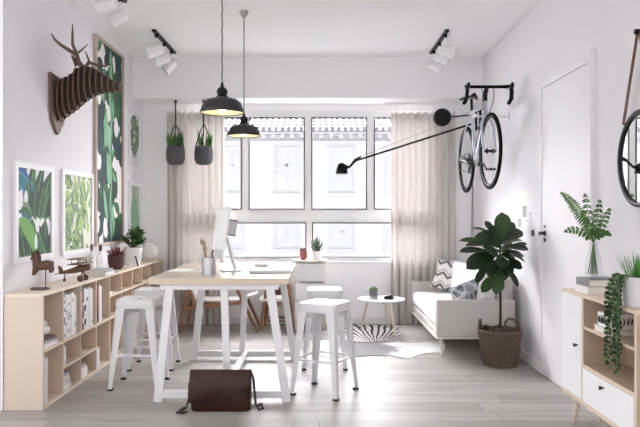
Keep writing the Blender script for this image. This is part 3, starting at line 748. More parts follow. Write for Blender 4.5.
# books, vases
g = 'books lying on top of the bookcase'
book_flat(-1.755, 5.50, zt+.0005, .165,.23,.026, W, 'white book under another on top of the bookcase by the biplane', g)
book_flat(-1.755, 5.50, zt+.027, .155,.22,.022, GR, 'grey-spined book lying on the white one beside the biplane', g, .04)
M_cork = mat('cork_brown', (.30,.21,.15), .8)
def bottle(x, y, z, h, R, label, m):
    t = thing('bottle_vase', label, 'vase', (x,y,z), 'white bottle vases')
    MB().lathe([(.001,0),(R*.92,0),(R,.01),(R,h*.66),(R*.8,h*.76),(R*.42,h*.84),(R*.40,h),(R*.3,h),(.001,h-.004)], (x,y,z), 26).build('body', M_porc, t, smooth=True)
    MB().lathe([(.001,h-.003),(R*.3,h-.003),(R*.36,h+.008),(R*.42,h+.03),(R*.36,h+.052),(.001,h+.055)], (x,y,z), 16).build('stopper', m, t, smooth=True)
bottle(X(91,5.66), 5.68, zt, .185, .034, 'white ceramic bottle with a brown stopper, nearer of the two', M_cork)
bottle(X(99.7,5.78), 5.80, zt, .175, .036, 'white ceramic bottle with a dark stopper behind the nearer one', M_darkwood)
# burgundy pot
t = thing('potted_succulent', 'burgundy pot with a red succulent on the bookcase', 'plant', (-1.80,6.08,zt))
M_burg = mat('burgundy_glaze', (.085,.022,.026), .4); L_burg = leafmat('burgundy_leaf', (.16,.035,.055), .5, .15); L_burg2 = leafmat('pink_leaf', (.30,.09,.12), .5, .15)
c = Vector((-1.795,6.08,zt))
MB().lathe([(.001,0),(.045,0),(.056,.01),(.072,.05),(.074,.108),(.078,.112),(.078,.124),(.068,.124),(.066,.105),(.001,.105)], c, 28).build('pot', M_burg, t, smooth=True)
b = MB(); r = random.Random(8)
for i in range(46):
    a = r.uniform(0,2*PI); e = r.uniform(.35,1.45); L = r.uniform(.06,.11); p = c+Vector((r.uniform(-.03,.03),r.uniform(-.03,.03),.106)); b.cur = i%3 == 0
    q = p+Vector((math.cos(a)*math.cos(e),math.sin(a)*math.cos(e),math.sin(e)))*L; q.x = max(q.x, XL+.03)
    b.leaf(p, q, (0,0,1), .02, -.1, .3, 5, .6)
b.build('foliage', [L_burg,L_burg2], t, smooth=True)
# white pot with jade
t = thing('potted_jade', 'bushy green jade plant in a white pot on the bookcase', 'plant', (-1.79,6.58,zt))
c = Vector((-1.79,6.58,zt))
MB().lathe([(.001,0),(.074,0),(.078,.008),(.098,.165),(.101,.17),(.094,.17),(.088,.15),(.001,.15)], c, 32).build('pot', M_porc, t, smooth=True)
MB().lathe([(.001,.15),(.089,.15),(.001,.156)], c, 20).build('soil', M_soil, t)
b = MB(); s = MB(); r = random.Random(21)
for k in range(17):
    a = r.uniform(0,2*PI); e = r.uniform(.4,1.4); L = r.uniform(.14,.225); q = c+Vector((0,0,.15))
    dirv = Vector((math.cos(a)*math.cos(e)*.8,math.sin(a)*math.cos(e),math.sin(e)))
    tip = q+dirv*L; tip.x = max(tip.x, XL+.05); s.tube([q, q+(tip-q)*.5+Vector((0,0,.01)), tip], [.006,.005,.003], 6)
    for i in range(15):
        p = q+(tip-q)*r.uniform(.4,1.0); a2 = r.uniform(0,2*PI)
        qq = p+Vector((math.cos(a2)*.045,math.sin(a2)*.045,r.uniform(-.005,.04))); qq.x = max(qq.x, XL+.045)
        b.cur = i%4 == 0
        b.leaf(p, qq, (0,0,1), .036, .1, .25, 5, .6)
s.build('stem', mat('jade_stem',(.10,.08,.04),.7), t, smooth=True); b.build('foliage', [L_jade,leafmat('jade_leaf_light',(.09,.23,.05),.35,.2)], t, smooth=True)
# dark leaning card
t = thing('easel_card', 'small white card with dark easel strut in front of the jade pot', 'card', (-1.70,6.42,zt))
MB().obox((-1.735,6.40,zt+.05), (.055,.004,.095), rx(-.2)).build('card', M_paper, t)
MB().bar((-1.712,6.40,zt+.094),(-1.695,6.43,zt+.002),.012,.012,(0,1,0)).build('strut', M_black, t)
# globe lamp
t = thing('globe_lamp', 'white globe table lamp on a flat wooden base at the far bookcase end', 'table lamp', (-1.77,7.15,zt))
c = Vector((-1.775,7.16,zt))
MB().box(c.x-.09,c.x+.08,c.y-.07,c.y+.07,zt,zt+.018).build('base', M_ashleg, t, bevel=.004)
MB().ball(c+Vector((.012,0,.018+.086)), .088, 28).build('lamp_shade', mat('opal_glass',(.86,.85,.85),.2), t, smooth=True)

# ------------------------------------------------------------------ desk
M_top = wood('desk_top', (.60,.50,.385), (.68,.585,.465), 5, (2,14,8), .22)
TZ = .79
dk = thing('desk', 'long white-framed desk with a pale wooden top', 'desk', (-.64,5.05,0))
MB().box(-1.09,-.198,4.365,5.76,TZ-.04,TZ).build('tabletop', M_top, dk, bevel=.003)
b = MB().box(-1.02,-.265,4.385,4.43,TZ-.075,TZ-.041).box(-1.02,-.265,5.66,5.705,TZ-.075,TZ-.041).box(-1.02,-.975,4.43,5.66,TZ-.075,TZ-.041).box(-.31,-.265,4.43,5.66,TZ-.075,TZ-.041)
b.build('apron', M_whitemetal, dk, bevel=.002)
for yy in (4.40, 5.67):
    MB().bar((-.955,yy,TZ-.041),(-1.035,yy,0),.052,.034,(1,0,0)).build('leg', M_whitemetal, dk, bevel=.002)
    MB().bar((-.322,yy,TZ-.041),(-.212,yy,0),.052,.034,(1,0,0)).build('leg', M_whitemetal, dk, bevel=.002)
    MB().bar((-.61,yy,TZ-.076),(-.59 if yy < 5 else -.64,yy,.075),.046,.034,(1,0,0)).build('post', M_whitemetal, dk, bevel=.002)
    MB().box(-1.018,-.238,yy-.016,yy+.016,.025,.072).build('crossbar', M_whitemetal, dk, bevel=.002)
MB().box(-.635,-.595,4.416,5.654,.028,.068).build('stretcher', M_whitemetal, dk, bevel=.002)

# on the desk
t = thing('pencil_cup', 'brushed steel cup holding brushes near the front edge of the desk', 'pencil cup', (-.742,4.60,TZ))
c = Vector((-.742,4.60,TZ)); 
MB().lathe([(.001,0),(.047,0),(.047,.118),(.043,.118),(.043,.006),(.001,.006)], c, 32).build('cup', M_steel, t, smooth=True)
t2 = []
for i,(dx,dy_,tx,ty,h,R,m,nm,lab) in enumerate(((-.02,.0,-.045,.01,.20,.0045,M_ashleg,'paintbrush','pale bushy brush leaning left in the steel cup'),(.0,-.01,-.02,-.02,.16,.004,M_walnut,'paintbrush','brown-handled brush in the middle of the steel cup'),
        (.02,.01,.03,.01,.15,.004,M_ashleg,'pencil','short pale pencil leaning right in the steel cup'),(-.012,.012,-.036,.035,.185,.0045,M_walnut,'paintbrush','second bushy brush close behind the left one in the steel cup'),(.008,.022,.022,.036,.165,.0045,M_black,'pen','dark pen behind the brushes in the steel cup'))):
    p = c+Vector((dx,dy_,.008)); q = c+Vector((tx,ty,h))
    o = MB().tube([p,q],[R,R],8).build(nm, m, smooth=True); tag(o, lab, nm, 'brushes and pens in the steel cup')
    if nm == 'paintbrush':
        dv = (q-p).normalized()
        MB().tube([q,q+dv*.02,q+dv*.045],[R*1.6,.014,.003],10).build('bristles', mat('bristle_tan',(.35,.27,.18),.8), o, smooth=True)
# computer
t = thing('computer_monitor', 'thin white desktop computer on a slim stand at the left of the desk', 'computer', (-.62,5.05,TZ))
pn, pf = Vector((-.70,4.87,0)), Vector((-.845,5.30,0))
dirw = (pf-pn).normalized(); nrm = Vector((-dirw.y, dirw.x, 0))     # points left / towards the viewer
upv = (Vector((0,0,1))-nrm*.16).normalized()
M_screen = mat('glossy_white_screen', (.82,.82,.83), .25)
q_ = M_screen.node_tree.nodes['Principled BSDF']; q_.inputs['Emission Color'].default_value = (1,1,1,1); q_.inputs['Emission Strength'].default_value = .06
def mon(u0,u1,v0,v1,t0,t1):
    o = pn+Vector((0,0,.875)); nn = dirw.cross(upv); nn = nn if nn.dot(nrm) > 0 else -nn
    return [o+dirw*u+upv*v+nn*w for w in (t0,t1) for v in (v0,v1) for u in (u0,u1)]
FB = [(0,2,3,1),(4,5,7,6),(0,1,5,4),(2,6,7,3),(0,4,6,2),(1,3,7,5)]
b = MB(); b.add(mon(0,.46,0,.375,-.018,0), FB); b.build('case', M_whitemetal, t, bevel=.003)
b = MB(); b.add(mon(.012,.448,.06,.363,.0002,.0012), FB); b.build('screen', M_screen, t)
nn = dirw.cross(upv); nn = nn if nn.dot(nrm) > 0 else -nn
mc = pn+Vector((0,0,.875))+dirw*.23
b = MB().bar(pn+Vector((0,0,.875))+dirw*.14+upv*.235-nn*.019, pn+Vector((0,0,.875))+dirw*.14+upv*.235-nn*.095, .10,.105,dirw); hb_ = b.build('hinge_block', mat('silver_grey',(.45,.45,.47),.35,.3), t, bevel=.003)
for q in (.235-.0555,.235+.0555): MB().bar(pn+Vector((0,0,.875))+dirw*.14+upv*q-nn*.019, pn+Vector((0,0,.875))+dirw*.14+upv*q-nn*.097, .10,.006,dirw).build('edge_strip', M_black, hb_)
fx, fy = -.60, 4.90
M_alu = mat('white_aluminium', (.72,.72,.73), .35, .2)
b = MB().bar(pn+Vector((0,0,.875))+dirw*.14+upv*.18-nn*.03, (fx,fy,TZ+.012), .07,.012,dirw,.09,.012); b.build('stand', M_alu, t, bevel=.002)
b = MB().obox((fx-.035,fy+.0,TZ+.006), (.13,.12,.010), rotz(math.atan2(dirw.y,dirw.x)+PI/2)); b.build('stand_base', M_alu, t, bevel=.003)
# flat things on the desk
def slab(name, label, cat, cx, cy, lx, ly, h, a, m, z=TZ): 
    return tag(MB().obox((cx,cy,z+h/2+.0003), (lx,ly,h), rotz(a)).build(name, m, bevel=.002), label, cat)
lp = thing('laptop', 'closed white laptop lying on the right of the desk', 'laptop', (-.36,4.85,TZ))
MB().obox((-.35,4.84,TZ+.0075), (.29,.22,.012), rotz(.12)).build('base', M_whitemetal, lp, bevel=.004)
MB().obox((-.35,4.84,TZ+.0185), (.29,.22,.008), rotz(.12)).build('lid', M_alu, lp, bevel=.003)
nb = thing('notebook', 'open white notebook lying at the left of the desk', 'notebook', (-.93,4.86,TZ))
MB().obox((-.975,4.90,TZ+.006), (.15,.21,.010), rotz(-.25)).build('pages', M_paper, nb); MB().obox((-.84,4.83,TZ+.0045), (.14,.21,.008), rotz(-.3)).build('cover', mat('warm_cover',(.70,.64,.56),.6), nb)
ms = thing('computer_mouse', 'white mouse behind the laptop on the desk', 'mouse', (-.45,5.28,TZ))
MB().ball((-.45,5.28,TZ+.013), .05, 20, (1.1,.62,.36)).build('shell', M_whitemetal, ms, smooth=True)
slab('paper_sheet', 'white paper sheet lying flat at the far end of the desk', 'paper', -.42, 5.5, .21,.297,.0015,.3, M_paper)

# ------------------------------------------------------------------ stools
def make_stool():
    t = thing('metal_stool', '', 'stool', (0,0,0), 'white metal stools around the desk')
    H, s, fb = .61, .138, .172
    b = MB()
    def rr(s_, r_, z, n=5):
        out = []
        for (sx, sy, a0) in ((1,1,0),(-1,1,PI/2),(-1,-1,PI),(1,-1,1.5*PI)):
            for i in range(n+1):
                a = a0+PI/2*i/n; out.append((sx*(s_-r_)+r_*math.cos(a), sy*(s_-r_)+r_*math.sin(a), z))
        return out
    rings = [rr(s-.004,.030,H-.060), rr(s,.034,H-.010), rr(s-.003,.034,H-.002), rr(s-.010,.03,H), rr(s-.03,.03,H-.002), rr(s-.05,.025,H-.007)]
    n = len(rings[0]); vs = [p for r_ in rings for p in r_]; fs = []
    for i in range(len(rings)-1):
        for j in range(n): fs.append((i*n+j,i*n+(j+1)%n,(i+1)*n+(j+1)%n,(i+1)*n+j))
    fs.append(tuple((len(rings)-1)*n+j for j in range(n)))
    b.add(vs, fs); b.build('seat', M_whitemetal, t, smooth=True)
    MB().cyl((0,0,H-.0068),(0,0,H-.0060),.014,n=20).build('seat_hole', mat('shadow_grey',(.12,.12,.13),.8), t)
    for sx in (-1,1):
        for sy in (-1,1):
            top = Vector((sx*(s-.012), sy*(s-.012), H-.012)); foot = Vector((sx*fb, sy*fb, .012))
            l = MB(); e = .0025
            for ax in (0,1):          # folded angle: two tapered plates
                wt, wb = .062, .026
                dv = Vector((-sx,0,0)) if ax == 0 else Vector((0,-sy,0)); nv = Vector((0,-sy,0)) if ax == 0 else Vector((-sx,0,0))
                vs = [top, top+dv*wt, foot+dv*wb, foot]; vs2 = [p+nv*e for p in vs]
                l.add(vs+vs2, [(0,1,2,3),(7,6,5,4),(0,4,5,1),(1,5,6,2),(2,6,7,3),(3,7,4,0)])
            lo = l.build('leg', M_whitemetal, t)
            MB().box(*sorted((foot.x+sx*.004, foot.x-sx*.032)), *sorted((foot.y+sy*.004, foot.y-sy*.032)), 0, .013).build('rubber_foot', M_rubber, lo, bevel=.003)
    def lx(z): return (s-.012)+(fb-(s-.012))*(1-(z-.012)/(H-.024))
    zz = .235; q = lx(zz)-.006
    MB().bar((-q,-q,zz),(q,-q,zz),.014,.006,(0,0,1)).bar((-q,q,zz),(q,q,zz),.014,.006,(0,0,1)).bar((-q,-q,zz),(-q,q,zz),.014,.006,(0,0,1)).bar((q,-q,zz),(q,q,zz),.014,.006,(0,0,1)).build('footrest', M_whitemetal, t)
    zz = H-.09; q = lx(zz)-.01
    MB().bar((-q,-q,zz),(q,q,zz),.024,.004,(0,0,1)).bar((-q,q,zz-.005),(q,-q,zz-.005),.024,.004,(0,0,1)).build('brace', M_whitemetal, t)
    return t
s0 = make_stool(); s0.location = (.032,4.635,0); s0.rotation_euler = (0,0,math.radians(63.5)); s0['label'] = 'white metal stool turned corner-on, nearest on the right of the desk'
dup(s0, (.036,5.45,0), .0, 'white metal stool straight behind the corner-on stool, right of the desk')
dup(s0, (-1.262,4.83,0), .0, 'white metal stool nearest on the left between bookcase and desk')
dup(s0, (-1.300,5.42,0), .03, 'white metal stool behind the nearest one on the bookcase side of the desk')

# ------------------------------------------------------------------ leather bag
M_lea = mat('brown_leather', (.034,.0095,.0065), .36, 0, .3, 9, .3, .25); M_lea2 = mat('dark_leather', (.02,.009,.008), .45, 0, .2, 20)
bx0, bx1, by0 = X(188.9,4.17), X(251,4.17), 4.17
t = thing('messenger_bag', 'brown leather messenger bag standing on the floor before the desk', 'bag', ((bx0+bx1)/2,by0+.06,0))
Hb = .243
def bagfn(rx_, ry_, z, n=28):
    out = []; cx = (bx0+bx1)/2; cy = by0+.062
    for i in range(n):
        a = 2*PI*i/n; ca, sa = math.cos(a), math.sin(a)
        out.append((cx+rx_*math.copysign(abs(ca)**.28,ca), cy+ry_*math.copysign(abs(sa)**.45,sa), z))
    return out
hw = (bx1-bx0)/2
rings = [bagfn(hw*.93,.055,0), bagfn(hw*.97,.062,.008), bagfn(hw*.985,.062,.08), bagfn(hw*.985,.054,.16), bagfn(hw*.98,.040,.22), bagfn(hw*.95,.022,Hb-.008)]
n = 28; vs = [p for r_ in rings for p in r_]; fs = [tuple(range(n-1,-1,-1)), tuple(5*n+j for j in range(n))]
for i in range(5):
    for j in range(n): fs.append((i*n+j,i*n+(j+1)%n,(i+1)*n+(j+1)%n,(i+1)*n+j))
b = MB(); b.add(vs, fs); b.build('body', M_lea, t, smooth=True)
# flap: sheet over the top and down the front with a slanting lower edge
cxm = (bx0+bx1)/2
def flap(u, v):
    x = cxm + hw*(u*2-1)*1.0
    low = .055 + .10*max(0, u-.45)*1.3 + .012*math.sin(3*u)
    s = v
    if s < .25:
        q = s/.25; y = by0+.095-.06*q; z = Hb-.05+.052*math.sin(q*PI/2)
    else:
        q = (s-.25)/.75; z = Hb+.002-(Hb-low)*q
        y = by0+.040 - .043*math.sin(min(1,q*1.35)*PI/2) + .004*math.sin(9*u+4*q)*q
    return Vector((x,y,z))
o = MB().grid(flap, 24, 20).build('flap', M_lea, t, smooth=True)
sd = o.modifiers.new('solid','SOLIDIFY'); sd.thickness = .004; sd.offset = 1
MB().tube([flap(u/24,1.0)+Vector((0,-.003,0)) for u in range(25)], .003, 6).build('piping', M_lea2, t, smooth=True)
def ribbon(pts, w, th, nm, m, par):
    pts = [Vector(p) for p in pts]
    MB().tube(pts, w/2, 8, flat=th/w, up=None).build(nm, m, par, smooth=True)
e = bx1; k = at
b = MB()
b.tube([(e-.004,by0+.062,Hb-.02),(e+.010,by0+.05,.19),(e+.018,by0+.03,.12),(e+.028,by0,.05),(e+.050,by0-.03,.022),(e+.075,by0-.02,.028),(e+.062,by0+.02,.045),(e+.035,by0+.04,.03)], .0075, 8)
b.build('strap', M_lea2, t, smooth=True); b = MB()
b.tube([(bx0+.01,by0+.062,Hb-.03),(bx0-.006,by0+.04,.16),(bx0-.004,by0+.01,.08),(bx0-.012,by0-.02,.03),(bx0-.035,by0-.03,.010),(bx0-.07,by0-.04,.008)], .006, 8)
b.tube([(bx0-.02,by0-.02,.035),(bx0-.045,by0-.01,.02),(bx0-.06,by0-.03,.008),(bx0-.03,by0-.05,.008),(bx0+.0,by0-.035,.012)], .006, 8)
b.build('strap', M_lea2, t, smooth=True)
MB().tube([(bx0+.022,by0-.006,.19),(bx0+.034,by0-.007,.19),(bx0+.034,by0-.007,.168),(bx0+.022,by0-.006,.168)], .0022, 6, closed=True).tube([(e+.045,by0-.040,.024),(e+.065,by0-.042,.024),(e+.065,by0-.042,.044),(e+.045,by0-.040,.044)], .003, 6, closed=True).build('buckle', mat('dark_brass',(.18,.14,.11),.4,.8), t, smooth=True)

# ------------------------------------------------------------------ lounge chairs behind the desk
M_cush = mat('cream_upholstery', (.78,.76,.74), .8, 0, .04, 60)
cy0, cy1 = 6.97, 7.33
t = thing('lounge_chair', 'wooden lounge chair with pale seat facing right behind the desk', 'chair', (X(219,7.0),7.15,0), 'wooden chairs behind the desk')
def cp(px,py,yy): v = at(px,py,7.0); return Vector((v.x,yy,v.z))
for yy in (cy0,cy1):
    MB().tube([cp(181,332,yy),cp(184,312,yy),cp(188.5,288,yy),cp(191,272,yy)], [.015,.019,.020,.014], 10).build('leg', M_walnut, t, smooth=True)
    MB().tube([cp(257.6,332,yy),cp(248,311,yy),cp(238.5,291,yy),cp(236,278,yy)], [.013,.018,.020,.014], 10).build('leg', M_walnut, t, smooth=True)
    MB().bar(cp(186,308,yy),cp(246,301.5,yy),.040,.024,(0,0,1)).build('seat_rail', M_walnut, t, bevel=.004)
    MB().bar(cp(189,287,yy),cp(197.5,311,yy),.034,.022,(1,0,0)).build('brace', M_walnut, t, bevel=.004)
    MB().tube([cp(187,276,yy),cp(205,279,yy),cp(236,278,yy),cp(246,280,yy)], [.014,.018,.02,.012], 10).build('armrest', M_walnut, t, smooth=True)
ym = (cy0+cy1)/2
b = MB()
def seatfn(u, v):
    px = 194+62*u; py = 301-2.0*u+2.0*math.sin(PI*u)-3.5*max(0,u-.72)/.28
    p = cp(px, py, cy0+.026+(cy1-cy0-.052)*v); return p
o = MB().grid(seatfn, 14, 6).build('seat', M_cush, t, smooth=True); sd = o.modifiers.new('solid','SOLIDIFY'); sd.thickness = .02; sd.offset = 1
b = MB()
def backfn(u, v):
    p0, p1 = cp(196,302,0), cp(179,266,0); q = p0+(p1-p0)*u; return Vector((q.x, cy0+.026+(cy1-cy0-.052)*v, q.z))
o = MB().grid(backfn, 6, 6).build('backrest', M_cush, t, smooth=True); sd = o.modifiers.new('solid','SOLIDIFY'); sd.thickness = .05; sd.offset = 0
# second chair
t = thing('lounge_chair', 'wooden chair with pale seat and low rails behind the right desk legs', 'chair', (X(277,7.2),7.25,0), 'wooden chairs behind the desk')
def c2(px,py,yy): v = at(px,py,7.15); return Vector((v.x,yy,v.z))
ya, yb = 7.10, 7.36
for yy, dx in ((ya,0),(yb,1.5)):
    MB().tube([c2(261.5+dx,329.3,yy),c2(264+dx,310,yy),c2(267+dx,288,yy),c2(268+dx,276,yy)], [.014,.019,.020,.013], 10).build('leg', M_walnut, t, smooth=True)
    MB().tube([c2(292.5-dx,329.3,yy),c2(291-dx,310,yy),c2(289-dx,288,yy),c2(288-dx,270,yy)], [.014,.018,.019,.013], 10).build('leg', M_walnut, t, smooth=True)
    MB().bar(c2(263+dx,320.5,yy),c2(291.5-dx,320.5,yy),.022,.018,(0,0,1)).build('rail', M_walnut, t, bevel=.003)
    MB().bar(c2(265+dx,304,yy),c2(290-dx,304,yy),.035,.02,(0,0,1)).build('seat_rail', M_walnut, t, bevel=.003)
MB().box(X(259,7.1), X(290,7.1), ya-.02, yb-.02, Z(301.5,7.15), Z(297,7.15)).build('seat', M_cush, t, bevel=.018)
MB().box(X(270,7.2), X(289,7.2), yb-.015, yb+.005, Z(299,7.2), Z(270,7.2)).build('backrest', mat('dark_red_weave',(.16,.06,.06),.8,0,.3,60), t, bevel=.01)

# ------------------------------------------------------------------ slim side table by the window
t = thing('side_table', 'slim white side table with shelves and wooden legs under the window', 'side table', (X(311,7.25),7.25,0))
xa, xb, ya, yb = X(295.3,7.2), X(325.5,7.2), 7.10, 7.38
ztop = Z(259.8,7.2)
MB().box(xa-.012,xb+.012,ya-.012,yb+.012,ztop-.018,ztop).build('top', wood('pale_birch_top',(.74,.66,.58),(.80,.73,.66)), t, bevel=.003)
for xx in (xa+.012,xb-.012):
    for yy in (ya+.012,yb-.012): MB().box(xx-.012,xx+.012,yy-.012,yy+.012,0,ztop-.018).build('leg', M_ashleg, t)
for zz in (.10,.30,.50): MB().box(xa+.002,xb-.002,ya+.002,yb-.002,zz,zz+.016).build('shelf', M_white, t)
for zz in (.117,.317,.517): 
    o = MB().box(xa+.004,xb-.004,ya-.004,yb-.03,zz,zz+.165).build('drawer', M_white, t, bevel=.003)
# pink jar and aloe
t = thing('pink_jar', 'small dusty pink jar with succulent sprigs on the side table', 'vase', (X(303,7.22),7.22,ztop))
c = Vector((X(303.2,7.22),7.22,ztop+.0004))
MB().lathe([(.001,0),(.030,0),(.040,.02),(.043,.055),(.038,.09),(.040,.10),(.034,.10),(.032,.085),(.001,.08)], c, 24).build('pot', mat('pink_glaze',(.34,.13,.12),.45), t, smooth=True)
b = MB()
for i in range(14):
    a = i*2.4; L = .045
    b.leaf(c+Vector((.015*math.cos(a),.015*math.sin(a),.08)), c+Vector((.034*math.cos(a),.034*math.sin(a),.08+L)), (math.cos(a),math.sin(a),0), .016, -.1, .3, 4)
b.build('foliage', leafmat('dusky_leaf',(.16,.07,.07),.5,.1), t, smooth=True)
t = thing('aloe_plant', 'grey-green aloe in a white pot on the side table', 'plant', (X(316.5,7.24),7.24,ztop))
c = Vector((X(316.6,7.24),7.24,ztop+.0004))
MB().lathe([(.001,0),(.046,0),(.05,.006),(.056,.09),(.05,.09),(.049,.078),(.001,.078)], c, 24).build('pot', M_porc, t, smooth=True)
b = MB(); r = random.Random(31)
for i in range(26):
    a = i*2.4; e = .5+1.0*(i/26); L = r.uniform(.13,.19)
    p = c+Vector((.02*math.cos(a),.02*math.sin(a),.076)); b.leaf(p, p+Vector((math.cos(a)*math.cos(e)*.62,math.sin(a)*math.cos(e)*.62,math.sin(e)))*L, (math.cos(a)*-math.sin(e),math.sin(a)*-math.sin(e),math.cos(e)), .024, -.08, .35, 6, .25)
b.build('foliage', leafmat('aloe_leaf',(.085,.125,.085),.5,.12), t, smooth=True)

# ------------------------------------------------------------------ rugs
def hide(name, label, pts, m, z, seed):
    r = random.Random(seed); P = [Vector(((a-CX)*(828/(b-CY))/F, 828/(b-CY), z)) for a, b in pts]
    out = []; n = len(P)
    for i in range(n):
        p0,p1,p2,p3 = P[i-1],P[i],P[(i+1)%n],P[(i+2)%n]
        for j in range(7):
            t = j/7; q = .5*((2*p1)+(p2-p0)*t+(2*p0-5*p1+4*p2-p3)*t*t+(3*p1-p0-3*p2+p3)*t**3)
            q.x += r.uniform(-.010,.010); q.y += r.uniform(-.012,.012); q.z = z; out.append(q)
    o = MB().prism(out, (0,0,.005)).build(name, m); return tag(o, label, 'rug', 'hide rugs')
def zebra_mat():
    m = bpy.data.materials.new('zebra_hide'); m.use_nodes = True; nt = m.node_tree; N = nt.nodes; L = nt.links.new; b = N['Principled BSDF']; b.inputs['Roughness'].default_value = .85
    tc = N.new('ShaderNodeTexCoord'); mp = N.new('ShaderNodeMapping'); mp.inputs['Location'].default_value = (-.55,-7.6,0)
    wv = N.new('ShaderNodeTexWave'); wv.wave_type = 'BANDS'; wv.bands_direction = 'X'; wv.inputs['Scale'].default_value = 4.6; wv.inputs['Distortion'].default_value = 4.5; wv.inputs['Detail'].default_value = 1.2; wv.inputs['Detail Scale'].default_value = 1.3
    sx = N.new('ShaderNodeSeparateXYZ'); ng = N.new('ShaderNodeTexNoise'); ng.inputs['Scale'].default_value = 3.5
    ms = N.new('ShaderNodeMapRange'); ms.inputs['From Min'].default_value = .25; ms.inputs['From Max'].default_value = .16; 
    ad = N.new('ShaderNodeMath'); ad.operation = 'ABSOLUTE'; sb = N.new('ShaderNodeMath'); sb.operation = 'SUBTRACT'; sb.inputs[1].default_value = .43
    cr = N.new('ShaderNodeMapRange'); cr.inputs['From Min'].default_value = .62; cr.inputs['From Max'].default_value = .72
    mu = N.new('ShaderNodeMath'); mu.operation = 'MULTIPLY'
    ad2 = N.new('ShaderNodeMapRange'); ad2.inputs['From Min'].default_value = .42; ad2.inputs['From Max'].default_value = .34
    mx = N.new('ShaderNodeMix'); mx.data_type = 'RGBA'; mx.inputs[6].default_value = (.78,.76,.75,1); mx.inputs[7].default_value = (.03,.03,.035,1)
    L(tc.outputs['Object'], sx.inputs[0])
    fx_ = N.new('ShaderNodeMath'); fx_.operation = 'SUBTRACT'; fx_.inputs[1].default_value = .5
    fy_ = N.new('ShaderNodeMath'); fy_.operation = 'SUBTRACT'; fy_.inputs[1].default_value = 6.15
    at_ = N.new('ShaderNodeMath'); at_.operation = 'ARCTAN2'; cb = N.new('ShaderNodeCombineXYZ'); ys = N.new('ShaderNodeMath'); ys.operation = 'MULTIPLY'; ys.inputs[1].default_value = .35
    L(sx.outputs['X'], fx_.inputs[0]); L(sx.outputs['Y'], fy_.inputs[0]); L(fx_.outputs[0], at_.inputs[0]); L(fy_.outputs[0], at_.inputs[1])
    L(at_.outputs[0], cb.inputs['X']); L(fy_.outputs[0], ys.inputs[0]); L(ys.outputs[0], cb.inputs['Y']); L(cb.outputs[0], wv.inputs['Vector'])
    L(sx.outputs['X'], sb.inputs[0]); L(sb.outputs[0], ad.inputs[0]); L(ad.outputs[0], ad2.inputs['Value'])
    L(wv.outputs['Fac'], cr.inputs['Value']); L(cr.outputs[0], mu.inputs[0]); L(ad2.outputs[0], mu.inputs[1]); L(mu.outputs[0], mx.inputs[0]); L(mx.outputs[2], b.inputs['Base Color'])
    return m
def cow_mat():
    m = bpy.data.materials.new('cow_hide'); m.use_nodes = True; nt = m.node_tree; N = nt.nodes; L = nt.links.new; b = N['Principled BSDF']; b.inputs['Roughness'].default_value = .85
    tc = N.new('ShaderNodeTexCoord'); n1 = N.new('ShaderNodeTexNoise'); n1.inputs['Scale'].default_value = 3.2; n1.inputs['Detail'].default_value = 6; n1.inputs['Roughness'].default_value = .7
    sx = N.new('ShaderNodeSeparateXYZ'); sb = N.new('ShaderNodeMath'); sb.operation = 'SUBTRACT'; sb.inputs[1].default_value = .40
    ab = N.new('ShaderNodeMath'); ab.operation = 'ABSOLUTE'; f = N.new('ShaderNodeMapRange'); f.inputs['From Min'].default_value = .12; f.inputs['From Max'].default_value = .46; f.inputs['To Min'].default_value = .32; f.inputs['To Max'].default_value = -.2
    ad = N.new('ShaderNodeMath'); cr = N.new('ShaderNodeMapRange'); cr.inputs['From Min'].default_value = .56; cr.inputs['From Max'].default_value = .72; cr.inputs['To Max'].default_value = .8
    mx = N.new('ShaderNodeMix'); mx.data_type = 'RGBA'; mx.inputs[6].default_value = (.80,.79,.785,1); mx.inputs[7].default_value = (.10,.095,.10,1)
    L(tc.outputs['Object'], n1.inputs['Vector']); L(tc.outputs['Object'], sx.inputs[0]); L(sx.outputs['X'], sb.inputs[0]); L(sb.outputs[0], ab.inputs[0]); L(ab.outputs[0], f.inputs['Value'])
    L(n1.outputs['Fac'], ad.inputs[0]); L(f.outputs[0], ad.inputs[1]); L(ad.outputs[0], cr.inputs['Value']); L(cr.outputs[0], mx.inputs[0]); L(mx.outputs[2], b.inputs['Base Color'])
    return m
hide('zebra_rug', 'black striped zebra hide rug under the round coffee table', [(331,329),(342,325.8),(360,325.8),(390,326.2),(418,326),(434,330),(440,336),(418,343),(392,342),(362,343),(342,340),(331,335)], zebra_mat(), .0062, 1)
hide('cow_hide_rug', 'white hide rug with grey patches in front of the sofa', [(312,344),(335,338),(362,341),(395,337),(425,337),(444,344),(441,352),(424,354),(408,359),(392,356.5),(370,356),(345,358),(322,356)], cow_mat(), .0005, 2)

# ------------------------------------------------------------------ coffee table
cx, cy = .61, 6.86; ct = .355
t = thing('coffee_table', 'small round white coffee table on three pale wooden legs', 'coffee table', (cx,cy,0))
MB().lathe([(.001,ct-.022),(.20,ct-.022),(.228,ct-.016),(.238,ct-.006),(.236,ct),(.001,ct)], (cx,cy,0), 48).build('tabletop', M_white, t, smooth=True)
for (px,py) in ((361,330.5),(387.5,329.2),(395.7,338.5)):
    d = 828/(py-CY); f = Vector((X(px,d),d,.0115)); tp = Vector((cx+(f.x-cx)*.62, cy+(f.y-cy)*.62, ct-.022))
    MB().tube([f,tp],[.010,.016],12).build('leg', M_ashleg, t, smooth=True)
MB().cyl((cx,cy-.2,ct-.03),(cx,cy-.2,ct-.0225),.008,n=10).build('screw', M_black, t)
t = thing('cactus_pot', 'small dark grey pot with round green cactus on the coffee table', 'plant', (X(373.4,6.8),6.82,ct))
c = Vector((X(373.5,6.82),6.82,ct+.0004))
